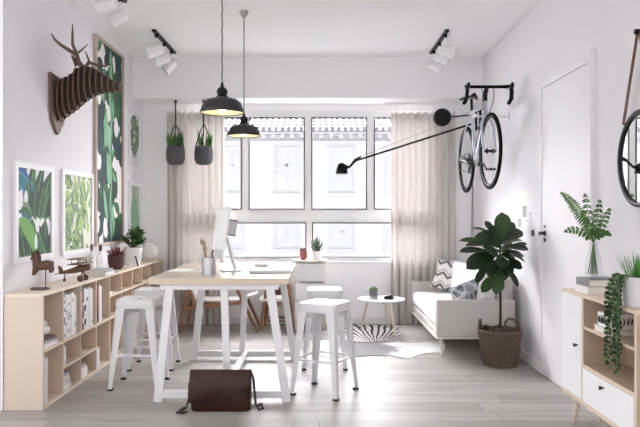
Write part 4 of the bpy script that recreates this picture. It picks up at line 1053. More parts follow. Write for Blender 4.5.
b = MB(); b.lathe([(.001,0),(.040,0),(.042,.004),(.042,.026)], c, 28); b.cur = 1; b.lathe([(.042,.026),(.042,.088),(.037,.088),(.036,.08),(.001,.08)], c, 28)
b.build('pot', [mat('pot_pale',(.55,.55,.57),.6),mat('pot_slate',(.13,.135,.15),.6)], t, smooth=True)
b = MB()
for i in range(7):
    a = i*2*PI/6; q = c+(Vector((.022*math.cos(a),.022*math.sin(a),.095)) if i < 6 else Vector((0,0,.108)))
    b.lathe([(.0005+(.019+.003*(k%2))*math.sin(PI*k/8), -.022*math.cos(PI*k/8)) for k in range(9)], q, 14)
b.build('cactus', leafmat('cactus_green',(.10,.16,.05),.6,.05), t, smooth=True)
t = thing('small_black_object', 'small black oval object lying on the coffee table', 'case', (X(389,6.8),6.80,ct))  # unidentified small black object, given the shape of an oval case
c = Vector((X(389,6.8),6.80,ct+.0003))
MB().lathe([(.001,0),(.042,0),(.05,.008),(.05,.016)], c, 28, sx=1., sy=.6).build('base', M_black, t, smooth=True)
MB().lathe([(.05,.0165),(.047,.028),(.03,.038),(.001,.041)], c, 28, sx=1., sy=.6).build('lid', mat('black_gloss',(.015,.015,.016),.15), t, smooth=True)

# ------------------------------------------------------------------ sofa
M_sofa = mat('oatmeal_sofa', (.62,.585,.56), .85, 0, .04, 90, .3, .15); M_seat = mat('white_sofa_cushion', (.84,.83,.83), .85, 0, .02, 50, .3)
sx0, sx1, sy0, sy1 = .963, 1.62, 5.71, 7.34
t = thing('sofa', 'low off-white sofa with box arms against the right wall', 'sofa', ((sx0+sx1)/2,(sy0+sy1)/2,0))
for (ya, yb) in ((sy0,sy0+.07),(sy1-.07,sy1)): MB().box(sx0,sx1,ya,yb,.18,.485).build('arm', M_sofa, t, bevel=.012)
MB().box(sx0+.012,sx1-.14,sy0+.072,sy1-.072,.185,.235).build('base', M_sofa, t, bevel=.008)
MB().box(sx1-.13,sx1,sy0+.072,sy1-.072,.185,.66).build('back', M_sofa, t, bevel=.03)
ym = (sy0+sy1)/2
for (ya, yb) in ((sy0+.076,ym-.003),(ym+.003,sy1-.076)): 
    MB().box(sx0+.008,sx1-.135,ya,yb,.238,.385).build('seat_cushion', M_seat, t, bevel=.045)
for (ya, yb) in ((sy0+.08,ym-.003),(ym+.003,sy1-.08)):
    b = MB(); b.obox((sx1-.205,(ya+yb)/2,.545), (.15,yb-ya,.33), ry(.15)); b.build('back_cushion', M_seat, t, bevel=.05)
MB().box(sx0-.002,sx1-.01,sy0+.005,sy1-.005,.158,.179)  .build('plinth', mat('pale_sofa_base',(.70,.67,.63),.5), t, bevel=.003)
for xx in (sx0+.05,sx1-.06):
    for yy in (sy0+.06,sy1-.08): MB().tube([(xx+(.008 if xx<1.2 else -.008),yy,0 if yy < 6.5 or xx > 1.2 else .0115),(xx,yy,.158)], [.010,.016], 10).build('leg', mat('pale_sofa_base',(.70,.67,.63),.5), t, smooth=True)
def pat_mat(name, kind):
    m = bpy.data.materials.new(name); m.use_nodes = True; nt = m.node_tree; N = nt.nodes; L = nt.links.new; b = N['Principled BSDF']; b.inputs['Roughness'].default_value = .85
    tc = N.new('ShaderNodeTexCoord'); sx = N.new('ShaderNodeSeparateXYZ'); L(tc.outputs['Object'], sx.inputs[0])
    def mth(op, a, bb=None):
        n = N.new('ShaderNodeMath'); n.operation = op
        for i, q in enumerate((a, bb)):
            if q is None: continue
            if isinstance(q, (int, float)): n.inputs[i].default_value = q
            else: L(q, n.inputs[i])
        return n.outputs[0]
    mx = N.new('ShaderNodeMix'); mx.data_type = 'RGBA'
    if kind == 'zig':
        tri = mth('ABSOLUTE', mth('SUBTRACT', mth('FRACT', mth('MULTIPLY', sx.outputs['X'], 8.5)), .5))
        v = mth('FRACT', mth('ADD', mth('MULTIPLY', sx.outputs['Z'], 8.0), mth('MULTIPLY', tri, .75)))
        fac = mth('LESS_THAN', v, .24)
        v2 = mth('LESS_THAN', mth('ABSOLUTE', mth('SUBTRACT', v, .42)), .035)
        fac = mth('MAXIMUM', fac, v2)
        mx.inputs[6].default_value = (.82,.80,.78,1); mx.inputs[7].default_value = (.16,.155,.16,1)
    else:
        nz = N.new('ShaderNodeTexVoronoi'); nz.inputs['Scale'].default_value = 16; nz.feature = 'DISTANCE_TO_EDGE'; L(tc.outputs['Object'], nz.inputs['Vector'])
        n2 = N.new('ShaderNodeTexNoise'); n2.inputs['Scale'].default_value = 10; L(tc.outputs['Object'], n2.inputs['Vector'])
        fac = mth('MULTIPLY', mth('GREATER_THAN', nz.outputs['Distance'], .09), mth('MULTIPLY', n2.outputs['Fac'], 1.3))
        mx.inputs[6].default_value = (.66,.68,.72,1); mx.inputs[7].default_value = (.05,.065,.11,1)
    L(fac, mx.inputs[0]); L(mx.outputs[2], b.inputs['Base Color'])
    return m
def cushion(label, loc, w, h, th, M, m):
    o = MB().pillow(w, h, th, Matrix.Identity(3), (0,0,0)).build('throw_pillow', m, smooth=True, world=False, weld=True)
    o.matrix_world = Matrix.Translation(loc) @ M.to_4x4(); tag(o, label, 'pillow', 'throw pillows on the sofa')
cushion('white throw pillow with dark zigzag stripes at the far end of the sofa', (1.335,7.10,.555), .33,.32,.12, rotz(math.radians(-28)) @ ry(math.radians(14)) @ rx(math.radians(-14)), pat_mat('chevron_cloth','zig'))
cushion('blue and white patterned throw pillow leaning inside the near sofa arm', (1.30,5.925,.505), .38,.28,.13, rotz(math.radians(12)) @ ry(math.radians(-20)) @ rx(math.radians(16)), pat_mat('blue_print_cloth','spot'))

# ------------------------------------------------------------------ fiddle-leaf fig in a basket
fx, fy = 1.425, 5.46
M_wick = mat('wicker', (.125,.092,.068), .8, 0, .4, 60)
t = thing('potted_fig_tree', 'fiddle-leaf fig tree in a wicker basket beside the sofa', 'plant', (fx,fy,0))
bk = MB(); rows = 22; Hk = .275
prof = []
for i in range(rows+1):
    u = i/rows
    Rr = .122+.040*u
    prof.append((Rr, Hk*u))
n = 40
vs = []; 
for i,(Rr,z) in enumerate(prof):
    for j in range(n):
        rr = Rr + .0050*(1 if (i+j) % 2 else -1) + (.006 if i in (10,11,rows) else 0)
        vs.append((fx+rr*math.cos(2*PI*j/n), fy+rr*math.sin(2*PI*j/n), z))
fs = [(i*n+j,i*n+(j+1)%n,(i+1)*n+(j+1)%n,(i+1)*n+j) for i in range(rows) for j in range(n)]+[tuple(range(n-1,-1,-1))]
bk.add(vs, fs)
bo = bk.build('basket', M_wick, t); sd = bo.modifiers.new('solid','SOLIDIFY'); sd.thickness = .008; sd.offset = -1
M_wick2 = mat('wicker_dark', (.10,.068,.05), .8, 0, .3, 60)
for (nm, z, R) in (('rim',Hk,.165),('band',.135,.147),('foot_ring',.012,.127)):
    MB().tube([(fx+R*math.cos(2*PI*j/36), fy+R*math.sin(2*PI*j/36), z+.004*(j%2)) for j in range(36)], .009 if nm != 'band' else .007, 8, closed=True).build(nm, M_wick2 if nm == 'band' else M_wick, bo, smooth=True)
for a in (.75, 2.75):
    c = Vector((fx+.158*math.cos(a), fy+.158*math.sin(a), Hk)); tv = Vector((-math.sin(a),math.cos(a),0))
    MB().tube([c-tv*.055, c-tv*.05+Vector((0,0,.045)), c-tv*.02+Vector((0,0,.075)), c+tv*.02+Vector((0,0,.075)), c+tv*.05+Vector((0,0,.045)), c+tv*.055], .009, 8).build('handle', M_wick, bo, smooth=True)
r = random.Random(6); b = MB()
for i in range(20):
    a = r.uniform(0,2*PI); R = r.uniform(.03,.13); c = Vector((fx+R*math.cos(a), fy+R*math.sin(a), .262+r.uniform(0,.02)))
    a2 = r.uniform(0,2*PI); b.tube([c, c+Vector((.04*math.cos(a2),.04*math.sin(a2),.02)), c+Vector((.07*math.cos(a2+.5),.07*math.sin(a2+.5),0))], .007, 6)
b.lathe([(.001,.255),(.150,.255),(.001,.262)], (fx,fy,0), 24)
b.build('mulch', M_wick2, t, smooth=True)
stem_top = at(500.5,232,fy)
MB().tube([(fx+.0,fy,.25),(fx+.004,fy,.45),at(499.6,270,fy),at(500,250,fy),stem_top], [.012,.0105,.010,.008,.005], 10).build('trunk', mat('dark_bark',(.035,.02,.014),.8), t, smooth=True)
L_fig = leafmat('fig_leaf', (.009,.026,.007), .42, .06, .3); L_fig2 = leafmat('fig_leaf_light', (.024,.060,.013), .42, .10, .3)
leaves = [((502,240),(502,212.5),.155,-.04,(0,-1,.25)),((501,241),(523,230.5),.12,.05,(.2,-.7,.7)),((505,244),(533,238.5),.10,.10,(0,-.4,1)),((503,247),(529,249),.12,-.05,(0,-.6,1)),
 ((505,252),(534,262),.10,.02,(.2,-.4,1)),((503,262),(523,267),.11,.0,(0,-.8,.7)),((505,257),(529,263),.08,.12,(0,-.3,1)),((503,264),(519,287),.09,-.05,(.5,-.7,.5)),
 ((499,269),(496,294),.125,-.10,(0,-1,.1)),((497,273),(482,292),.10,-.08,(-.3,-.9,.2)),((488,264),(476,283),.08,-.05,(-.5,-.7,.3)),((495,251),(467,268),.155,-.10,(-.2,-.9,.5)),
 ((493,244),(459,239),.10,.05,(0,-.5,1)),((490,251),(460,250.5),.10,-.08,(0,-.6,1)),((492,233),(471,227),.07,.05,(0,-.3,1)),((496,234),(485,221),.06,.0,(-.2,-.9,.3)),((499,245),(475,236),.13,-.03,(-.1,-.8,.6)),
 ((500,262),(478,270),.14,.05,(0,-.8,.6)),((500,262),(512,276),.13,.0,(.1,-.9,.4)),((500,250),(486,258),.14,.08,(0,-.9,.5)),((500,255),(516,258),.14,.06,(0,-.8,.6)),((500,240),(490,226),.11,.0,(0,-.9,.3)),
 ((500,246),(507,256),.13,.10,(.1,-.9,.4)),((500,244),(514,243),.13,.10,(.0,-.8,.6)),((500,258),(492,272),.13,.08,(-.1,-.9,.3)),((500,258),(484,246),.12,-.1,(0,-.8,.6)),((500,240),(510,226),.11,.12,(.1,-.8,.5)),
 ((499,246),(466,244),.11,-.1,(0,-.4,1)),((498,256),(471,259),.11,.1,(.1,-.5,1)),((502,250),(527,243),.10,-.1,(0,-.5,1)),((503,256),(524,254),.11,.06,(0,-.6,.8)),((500,262),(506,281),.10,.05,(.1,-.9,.3)),
 ((500,248),(494,238),.12,-.02,(0,-.9,.4)),((500,256),(503,268),.13,-.1,(0,-.9,.3)),((499,264),(487,276),.10,.06,(-.2,-.9,.3)),((501,238),(515,222),.09,.06,(.2,-.8,.5)),((499,240),(481,231),.09,.04,(-.1,-.7,.6)),
 ((500,250),(480,262),.13,.14,(0,-.5,1)),((500,252),(520,252),.12,.14,(0,-.5,1))]
b = MB(); st = MB()
for i,(pb,pt_,w,o,nv) in enumerate(leaves):
    B = at(pb[0],pb[1],fy+.3*o); Tp = at(pt_[0],pt_[1],fy+o*1.6)
    B.x = min(B.x,1.62); Tp.x = min(Tp.x,1.645)
    b.cur = 1 if i in (0,8,9,2,12,14) else 0
    b.leaf(B, Tp, nv, w*.88, .10, .16, 9, .64, 0, .58)
    st.tube([at(500,min(269,max(236,pb[1])),fy), B, B+(Tp-B)*.3], [.004,.0035,.002], 6)
b.build('foliage', [L_fig,L_fig2], t, smooth=True); st.build('leaf_stalk', L_fig2, t, smooth=True)

# ------------------------------------------------------------------ bicycle on the right wall
BX = 1.395; S = .93; y_f, y_r = 5.66, 6.57; zh = 1.712
wb = y_r-y_f
def bk_(s, z, x=0.): return Vector((BX+x, y_r - s*wb/.985, zh+z*S))
t = thing('road_bicycle', 'silver road bicycle hung high on the right wall', 'bicycle', (BX,(y_f+y_r)/2,zh))
M_sil = mat('silver_blue_paint', (.55,.58,.65), .3, .3); M_rim = mat('black_rim', (.006,.006,.007), .45, spec=.2); M_spoke = mat('spoke_steel', (.5,.5,.52), .3, .8); M_tyre = mat('tyre_rubber', (.003,.003,.003), .8, spec=.12)
M_tape = mat('black_bar_tape', (.003,.003,.003), .8, spec=.12)
def wheel(yc, zc, lean):
    R = .315; c = Vector((BX,yc,zc)); Mw = rotz(lean)
    def q(r, a, x=0.): return c + Mw @ Vector((x, r*math.cos(a), r*math.sin(a)))
    w = MB().tube([q(R-.012,2*PI*j/48) for j in range(48)], .0125, 10, closed=True, up=None).build('wheel', M_tyre, t, smooth=True)
    MB().tube([q(R-.034,2*PI*j/48) for j in range(48)], .0115, 8, closed=True).build('rim', M_rim, w, smooth=True)
    s = MB()
    for j in range(20): s.tube([q(.018,2*PI*j/20+.25*(-1)**j,.02*(-1)**j), q(R-.045,2*PI*j/20)], .0013, 4)
    s.build('spokes', M_spoke, w)
    MB().cyl(q(0,0,-.045),q(0,0,.045),.012,n=14).cyl(q(0,0,-.03),q(0,0,-.022),.022,n=16).cyl(q(0,0,.022),q(0,0,.03),.022,n=16).build('hub', M_rim, w, smooth=True)
wheel(y_f, zh, .035); wheel(y_r, zh, .012)
bb, sc, hb, ht = bk_(.41,-.07), bk_(.255,.45), bk_(.835,.34), bk_(.80,.455)
b = MB()
b.tube([hb, bb],[.020,.021],12).tube([ht-Vector((0,0,.02)), sc],[.017,.015],12).tube([bb, sc],[.016,.015],12).tube([hb-Vector((0,0,.015)),ht+Vector((0,0,.01))],[.021,.020],12)
for x in (-.055,.055):
    b.tube([bb+Vector((x*.4,0,0)),bk_(.2,-.03,x*.8),bk_(0,0,x)],[.010,.009,.008],8)
    b.tube([sc-Vector((0,0,.03))+Vector((x*.2,0,0)),bk_(.15,.28,x*.8),bk_(0,0,x)],[.009,.008,.007],8)
b.build('frame', M_sil, t, smooth=True)
b = MB().tube([hb, bk_(.845,.30)],[.019,.019],10)
for x in (-.05,.05): b.tube([bk_(.845,.31,x*.5),bk_(.87,.25,x*.95),bk_(.93,.09,x),bk_(.985,0,x)],[.013,.013,.010,.007],10)
b.build('fork', M_sil, t, smooth=True)
b = MB().tube([ht-Vector((0,0,.06)), bk_(.79,.53), bk_(.87,.588)],[.023,.022,.018],10); b.build('stem', M_black, t, smooth=True)
b = MB()
for x in (-1,1):
    pts = [bk_(.87,.588,0),bk_(.87,.588,x*.12),bk_(.875,.588,x*.168),bk_(.90,.586,x*.178),bk_(.945,.575,x*.18),bk_(.965,.53,x*.182),bk_(.945,.475,x*.184),bk_(.89,.45,x*.186),bk_(.85,.445,x*.187)]
    b.tube(pts, [.013,.013,.0155,.016,.016,.016,.016,.016,.016], 10)
b.build('handlebar', M_tape, t, smooth=True)
for x in (-1,1):
    MB().tube([bk_(.955,.56,x*.18),bk_(.995,.575,x*.18),bk_(1.01,.60,x*.178)],[.017,.017,.010],10).tube([bk_(1.0,.57,x*.18),bk_(1.01,.52,x*.184),bk_(.985,.45,x*.19)],[.007,.006,.004],6).build('brake_lever', M_black, t, smooth=True)
b = MB()
for x in (-1,1): b.tube([bk_(.88,.585,x*.05),bk_(.93,.53,x*.045),bk_(.93,.45,x*.04),bk_(.87,.36,x*.02),bk_(.83,.30,x*.01)], .0028, 6)
b.build('cable', M_black, t, smooth=True)
MB().tube([sc, bk_(.232,.585)], [.0135,.0135], 10).build('seat_post', M_black, t, smooth=True)
def sad(u, v):
    yy = .10+.27*u; w = .07*(1-u)**.7*(1 if u < .3 else 1)+.018; a = (v*2-1)
    return bk_(yy, .625-.03*a*a-.012*math.sin(PI*u)+.01*(1-u), w*a)
o = MB().grid(sad, 14, 10).build('saddle', M_black, t, smooth=True); sd = o.modifiers.new('solid','SOLIDIFY'); sd.thickness = .016
b = MB().cyl(bb+Vector((-.045,0,0)),bb+Vector((.06,0,0)),.018,n=14)
MBc = MB().lathe([(.084,-.002),(.092,-.002),(.092,.002),(.084,.002),(.084,-.002)], bb+Vector((-.05,0,0)), 40, ry(PI/2), cap=False)
for a in range(5): b.bar(bb+Vector((-.05,0,0)), bb+Vector((-.05,.086*math.cos(a*1.257),.086*math.sin(a*1.257))), .012,.004,(1,0,0))
ca = math.radians(38)
for x, s in ((-.066,1),(.066,-1)): b.bar(bb+Vector((x,0,0)), bb+Vector((x*1.05,s*.155*math.cos(ca),s*.155*math.sin(ca)*.6)), .022,.012,(0,0,1))
co = b.build('crankset', mat('dark_alloy',(.07,.07,.075),.35,.7), t, smooth=True); MBc.build('chainring', M_black, co)
for x, s in ((-.066,1),(.066,-1)):
    p = bb+Vector((x*1.05,s*.155*math.cos(ca),s*.155*math.sin(ca)*.6)); sg = math.copysign(1,x)
    MB().cyl(p,p+Vector((sg*.03,0,0)),.006,n=8).box(*sorted((p.x+sg*.018,p.x+sg*.075)),p.y-.026,p.y+.026,p.z-.010,p.z+.010).build('pedal', M_spoke if x < 0 else M_black, t)
cs = bk_(0,0,-.045); a0 = Vector((0,.0,.088)); 
MB().tube([bb+Vector((-.05,0,.09)),cs+Vector((-.005,0,.035)),cs+Vector((-.005,.035,0)),cs+Vector((-.005,-.01,-.09)),bb+Vector((-.05,.03,-.088)),bb+Vector((-.05,-.088,0))], .004, 6, closed=True).lathe([(.001,-.012),(.036,-.008),(.036,.0),(.024,.012),(.001,.012)], cs, 20, ry(PI/2)).build('chain', M_rim, t)
b = MB().box(XR-.013,XR-.001,6.08,6.14,2.02,2.09)
sp = (ht+sc)/2
b.bar((XR-.012,6.11,2.06),(BX-.02,6.11,2.06),.012,.012,(0,0,1)).bar((BX-.02,6.11,2.055),(BX-.045,6.11,2.10),.02,.02,(0,1,0))
b.cyl((BX-.02,6.03,2.062),(BX-.02,6.19,2.062),.012,n=10)
tag(b.build('bicycle_wall_bracket', M_white), 'white wall bracket carrying the bicycle by its frame', 'wall bracket')

# ------------------------------------------------------------------ long swing-arm wall lamp
t = thing('swing_arm_lamp', 'black wall lamp with a very long arm and round counterweight', 'wall lamp', (XR,7.16,2.1))
yl = 7.16; lx_ = XR-.05
wz0, wz1 = Z(128,yl), Z(111,yl)
MB().box(XR-.016,XR-.001,yl-.03,yl+.03,wz0-.03,wz1+.03).cyl((XR-.01,yl,wz1),(lx_,yl,wz1),.010,n=10).cyl((XR-.01,yl,wz0),(lx_,yl,wz0),.010,n=10).build('wall_plate', M_black, t)
MB().cyl((lx_,yl,wz0-.03),(lx_,yl,wz1+.03),.012,n=12).build('pivot_post', M_black, t, smooth=True)
hd = at(356.5,160.5,6.62)
am = Vector((lx_,yl,Z(122.5,yl)))
MB().tube([am, am+(hd-am)*.5, hd],[.011,.010,.009],10).build('arm', M_black, t, smooth=True)
e0 = at(361,156.5,6.62); e1 = at(349,167.5,6.60)
MB().tube([e0, hd+Vector((-.01,0,.005)), e1],[.008,.017,.010],10).build('elbow', M_black, t, smooth=True)
hc = at(341.5,174,6.60)
MB().lathe([(.058,0),(.059,.03),(.053,.066),(.040,.092),(.020,.106),(.001,.110)], hc, 28).cyl(hc+Vector((.03,0,.075)), e1, .020, .014, 12).build('lamp_head', M_black, t, smooth=True)
MB().lathe([(.056,.001),(.050,.062),(.030,.09),(.001,.1)], hc, 24).build('lamp_head_lining', M_white, t, smooth=True)
w0 = Vector((lx_,yl,wz1+.02))
MB().tube([w0, w0+(e0-w0)*.5-Vector((0,0,.01)), e0], .0022, 6).build('stay_wire', mat('grey_wire',(.2,.2,.2),.5), t)
dc = at(442.2,117.4,6.95)
rd = Vector((lx_,yl,Z(114.8,yl)))
MB().tube([rd, dc],[.0075,.0075],8).build('counterweight_rod', M_black, t, smooth=True)
MB().lathe([(.001,-.03),(.078,-.03),(.089,-.02),(.091,0),(.089,.02),(.078,.03),(.001,.03)], dc, 36, rx(PI/2)).build('counterweight', mat('matt_black',(.005,.005,.0055),.55,spec=.3), t, smooth=True)
MB().tube([(XR-.012,yl,wz0-.03),(XR-.010,7.30,1.95),(XR-.012,YB-.02,1.80),(XR-.02,YB-.016,1.3),(XR-.022,YB-.016,.95)], .0045, 6).build('cord', M_black, t, smooth=True)

# ------------------------------------------------------------------ notes pinned on the right wall
nm_ = [((521,528),(190,206),(.84,.82,.74),'cream paper strip pinned highest on the right wall behind the fig'),((523,526.5),(206,217),(.36,.36,.34),'grey photo strip pinned under the cream paper strip'),
       ((518.5,521),(219,227),(.40,.40,.41),'small grey card nearest the fig leaves on the right wall'),((529.5,531.5),(212,222),(.66,.66,.68),'pale grey card beside the grey photo strip'),
       ((531.5,534.5),(230,236),(.06,.06,.07),'tiny black card lowest on the right wall by the door'),((526.5,529.5),(220,234),(.72,.72,.73),'off-white card left of the tiny black card')]
for (pa,pb),(qa,qb),col,lab in nm_:
    d0, d1 = XR*F/(pb-CX), XR*F/(pa-CX); dm = (d0+d1)/2
    o = MB().box(XR-.0035,XR-.0005,d0,d1,Z(qb,dm),Z(qa,dm)).build('wall_card', mat('card_%d'%int(col[0]*100+col[2]*1000),col,.7)); tag(o, lab, 'card', 'small papers on the right wall')
    MB().ball((XR-.005,dm,Z(qa,dm)-.008),.004,8).build('pin', M_black, o)

# ------------------------------------------------------------------ sideboard
qx0, qx1, qy0, qy1, qz0, qz1 = 1.42, XR-.016, 3.10, 4.05, .165, .762
t = thing('sideboard', 'oak sideboard with white fronts on slanted legs at the right wall', 'sideboard', ((qx0+qx1)/2,(qy0+qy1)/2,0))
T = .018; yd = 3.735
b = MB().box(qx0,qx1,qy0,qy1,qz1-T,qz1); b.build('top_panel', M_oak, t, bevel=.001)
MB().box(qx0,qx1,qy0,qy1,qz0,qz0+.022).build('bottom_panel', M_oak, t)
M_oakshade = wood('oak_shade_tone', (.44,.33,.24), (.52,.40,.30), 6, (3,3,14))  # shaded copy of the sideboard oak, interior shade painted into it
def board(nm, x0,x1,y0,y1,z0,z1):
    o = MB().box(x0+.003,x1,y0,y1,z0,z1).build(nm, M_oakshade, t)
    MB().box(x0,x0+.003,y0,y1,z0,z1).build('lit_edge', M_oak, o)  # strip added to keep the front edge in the lit oak colour
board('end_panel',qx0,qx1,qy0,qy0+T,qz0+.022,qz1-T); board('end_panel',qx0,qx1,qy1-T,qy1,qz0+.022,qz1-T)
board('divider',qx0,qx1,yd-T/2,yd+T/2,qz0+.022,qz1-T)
MB().box(qx1-.006,qx1,qy0+T,qy1-T,qz0+.022,qz1-T).build('back_panel', M_oakinshade, t)
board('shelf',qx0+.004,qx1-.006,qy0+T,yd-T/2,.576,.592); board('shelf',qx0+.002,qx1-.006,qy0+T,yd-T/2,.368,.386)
d_ = MB().box(qx0-.002,qx0+.014,yd+T/2+.003,qy1-.006,qz0+.024,qz1-T-.002).build('door', M_white, t, bevel=.001)
kn = lambda y,z,par: MB().lathe([(.001,0),(.005,0),(.005,.010),(.010,.014),(.010,.022),(.001,.024)], (qx0-.002,y,z), 14, ry(-PI/2)).build('knob', M_black, par, smooth=True)
kn(3.80,.476,d_)
w_ = MB().box(qx0-.002,qx0+.014,qy0+T+.003,yd-T/2-.003,qz0+.024,.366).build('drawer', M_white, t, bevel=.001)
kn(3.45,.328,w_)
for yy, sy in ((qy1-.13,1),(qy0+.13,-1)):
    for xx, sx in ((qx0+.05,-1),(qx1-.05,1)):
        MB().tube([(xx+sx*.012 if sx<0 else xx,yy+sy*.045,0),(xx,yy,qz0)], [.009,.015], 12).build('leg', M_oak, t, smooth=True)
g = 'books on and in the sideboard'
book_flat(1.545, 3.83, qz1+.0003, .19,.19,.038, (.80,.79,.78), 'white book at the bottom of the pile under the fern vase', g, PI)
book_flat(1.548, 3.83, qz1+.0388, .185,.185,.041, (.22,.22,.24), 'dark grey spined book topping the pile under the fern vase', g, PI)
vz = qz1+.0803
book_flat(1.515, 3.52, .5924, .16,.20,.028, (.82,.80,.80), 'white book lying on the open shelf of the sideboard', g)
o = thing('patterned_box', 'small box with black brush lettering pattern on the sideboard shelf', 'box', (1.52,3.54,.6208))
b = MB().box(1.452,1.59,3.46,3.61,.6208,.689); b.build('carton', M_paper, o, bevel=.002)
b = MB(); r = random.Random(3)
for k2 in range(9):
    yy = 3.47+k2*.0148
    b.tube([(1.4515,yy,.630+r.uniform(0,.01)),(1.4515,yy+r.uniform(.002,.008),.655),(1.4515,yy+r.uniform(-.003,.006),.680-r.uniform(0,.01))], [.0035,.0045,.002], 6)
for k2 in range(7):
    xx = 1.465+k2*.019
    b.tube([(xx,3.4595,.632+r.uniform(0,.01)),(xx+.006,3.4595,.655),(xx+r.uniform(-.004,.006),3.4595,.68-r.uniform(0,.01))], [.0035,.0045,.002], 6)
b.build('brush_marks', M_black, o)
o = MB().box(1.445,1.60,3.14,3.165,.3864,.50).build('box_file', M_paper, bevel=.002); tag(o, 'white file box standing in the lower open cell behind the vine', 'box')
# glass vase with fern
vx, vy = 1.545, 3.86
vx, vy = X(593.5,3.84), 3.84
t = thing('glass_vase', 'clear glass bottle vase holding fern fronds on the sideboard books', 'vase', (vx,vy,vz))
GV = thin_glass('vase_glass', (.95,.965,.965), .045)
MB().lathe([(.001,.002),(.042,.002),(.047,.012),(.046,.06),(.037,.12),(.025,.155),(.021,.185),(.025,.198)], (vx,vy,vz), 28).build('vessel', GV, t, smooth=True)
L_fern = leafmat('fern_leaf', (.055,.145,.030), .5, .25); L_fern2 = leafmat('fern_leaf_light', (.12,.26,.06), .5, .25)
FR = []
def frond(tip_px, tip_py, ctrl, dd, w, nm, seed, lab):
    r = random.Random(seed)
    p0 = Vector((vx+r.uniform(-.033,.033),vy+r.uniform(-.025,.025),vz+.02)); p1 = Vector((vx,vy,vz+.195)); p2 = at(ctrl[0],ctrl[1],vy+dd*.6); p3 = at(tip_px,tip_py,vy+dd)
    p3.x = min(p3.x, 1.64); p2.x = min(p2.x,1.64)
    pts = [p0+(p1-p0)*i/4 for i in range(4)]
    cur = []
    for i in range(25):
        q = i/24; cur.append(p1*(1-q)**2+p2*2*q*(1-q)+p3*q*q)
    o = tag(MB().tube(pts+cur, [.0028]*4+[.0028-.0018*i/24 for i in range(25)], 6).build('fern_frond', L_fern, smooth=True), lab, 'fern', 'fern fronds in the glass vase')
    b = MB()
    for i in [k for k in range(3, 25) if k % 3 or w > .049]:
        q = i/24; tv = (cur[min(i+1,24)]-cur[max(i-1,0)]).normalized(); sv = tv.cross(Vector((.15,-1,.35)).normalized()).normalized()
        L = w*max(.10,math.sin(PI*min(1,(q*.90+.08))))**.6*(1.0-.25*q)*r.uniform(.85,1.1)
        for s in (-1,1):
            b.cur = r.random() < .4
            e = cur[i]+(sv*s*.85+tv*.18+Vector((0,-.1,-.38))).normalized()*L; e.x = min(e.x,1.655)
            b.leaf(cur[i], e, Vector((.15,-1,.5))+Vector((r.uniform(-.3,.3),0,r.uniform(-.3,.3))), .0115, .35, .15, 5, .35)
    b.build('leaflets', [L_fern,L_fern2], o, smooth=True)
frond(561,193,(578,203),-.05,.050,'a',1,'longest fern frond, tip arching furthest towards the door')
frond(585,193,(588,212),.08,.046,'b',2,'upright middle fern frond in the glass vase')
frond(600,199,(598,215),-.02,.044,'c',3,'tall fern frond leaning slightly to the mirror side')
frond(610,208,(604,220),-.10,.042,'d',4,'shorter fern frond nearest the mirror')
frond(564,232,(580,224),.03,.036,'e',5,'low fern frond drooping towards the door')
frond(611,236,(602,226),-.06,.032,'f',6,'low short fern frond drooping below the mirror')
frond(580,214,(588,222),-.13,.040,'g',7,'short fern frond pointing at the viewer in front')
# trailing plant + grass in pot
ox, oy = 1.53, 3.24
t = thing('potted_trailing_plant', 'pale pot with spiky grass and a trailing vine on the sideboard', 'plant', (ox,oy,qz1))
MB().lathe([(.001,0),(.092,0),(.098,.006),(.104,.135),(.104,.142),(.096,.142),(.094,.12),(.001,.12)], (ox,oy,qz1), 36).build('pot', mat('pale_stone_pot',(.60,.58,.60),.7), t, smooth=True)
MB().lathe([(.001,.12),(.095,.12),(.001,.126)], (ox,oy,qz1), 24).build('soil', M_soil, t)
b = MB(); r = random.Random(17); L_gr = leafmat('grass_blade',(.05,.17,.03),.5,.3); L_gr2 = leafmat('grass_blade_light',(.13,.33,.07),.5,.3)
for i in range(240):
    a = r.uniform(0,2*PI); R = r.uniform(0,.075); p = Vector((ox+R*math.cos(a),oy+R*math.sin(a),qz1+.12)); L = r.uniform(.08,.15)
    a2 = a+r.uniform(-.6,.6); lean = R/.075*.55+r.uniform(0,.2); q = p+Vector((math.cos(a2)*lean,math.sin(a2)*lean,1)).normalized()*L; q.x = min(q.x,1.65)
    b.cur = r.random() < .4; b.leaf(p,q,(math.cos(a2),math.sin(a2),.2),.006,.15,.2,4,.3)
b.build('grass', [L_gr,L_gr2], t, smooth=True)
L_v = leafmat('vine_leaf',(.022,.058,.018),.45,.12); L_v2 = leafmat('vine_leaf_pale',(.14,.22,.09),.5,.15)
b = MB(); sb = MB()
for k2 in range(12):
    xo = r.uniform(-.02,.012); yo = r.uniform(-.045,.075); zend = r.choice([.46,.50,.56,.60,.64,.70,.76]); 
    if k2 == 0: zend, yo = .45, -.02
    p = [Vector((ox-.07,oy+yo*.6,qz1+.125)),Vector((ox-.108,oy+yo*.9,qz1+.150)),Vector((qx0-.022+xo,oy+yo,qz1+.09)),Vector((qx0-.026+xo,oy+yo,qz1-.02)),Vector((qx0-.026+xo,oy+yo+r.uniform(-.02,.02),zend))]
    sb.tube(p,.0016,5)
    segs = []
    for i in range(4):
        L = (p[i+1]-p[i]).length; nl = max(1,int(L/.019))
        for j in range(nl): segs.append(p[i]+(p[i+1]-p[i])*(j+.5)/nl)
    for c in segs:
        for s in (0,1):
            a = r.uniform(0,2*PI); e = c+Vector((math.cos(a)*.018-.004,math.sin(a)*.018,r.uniform(-.012,.006)))
            b.cur = r.random() < .35; b.leaf(c,e,Vector((-.6,-.6,.4))+Vector((r.uniform(-.4,.4),r.uniform(-.4,.4),r.uniform(-.4,.4))),.0185,.1,.2,5,.5)
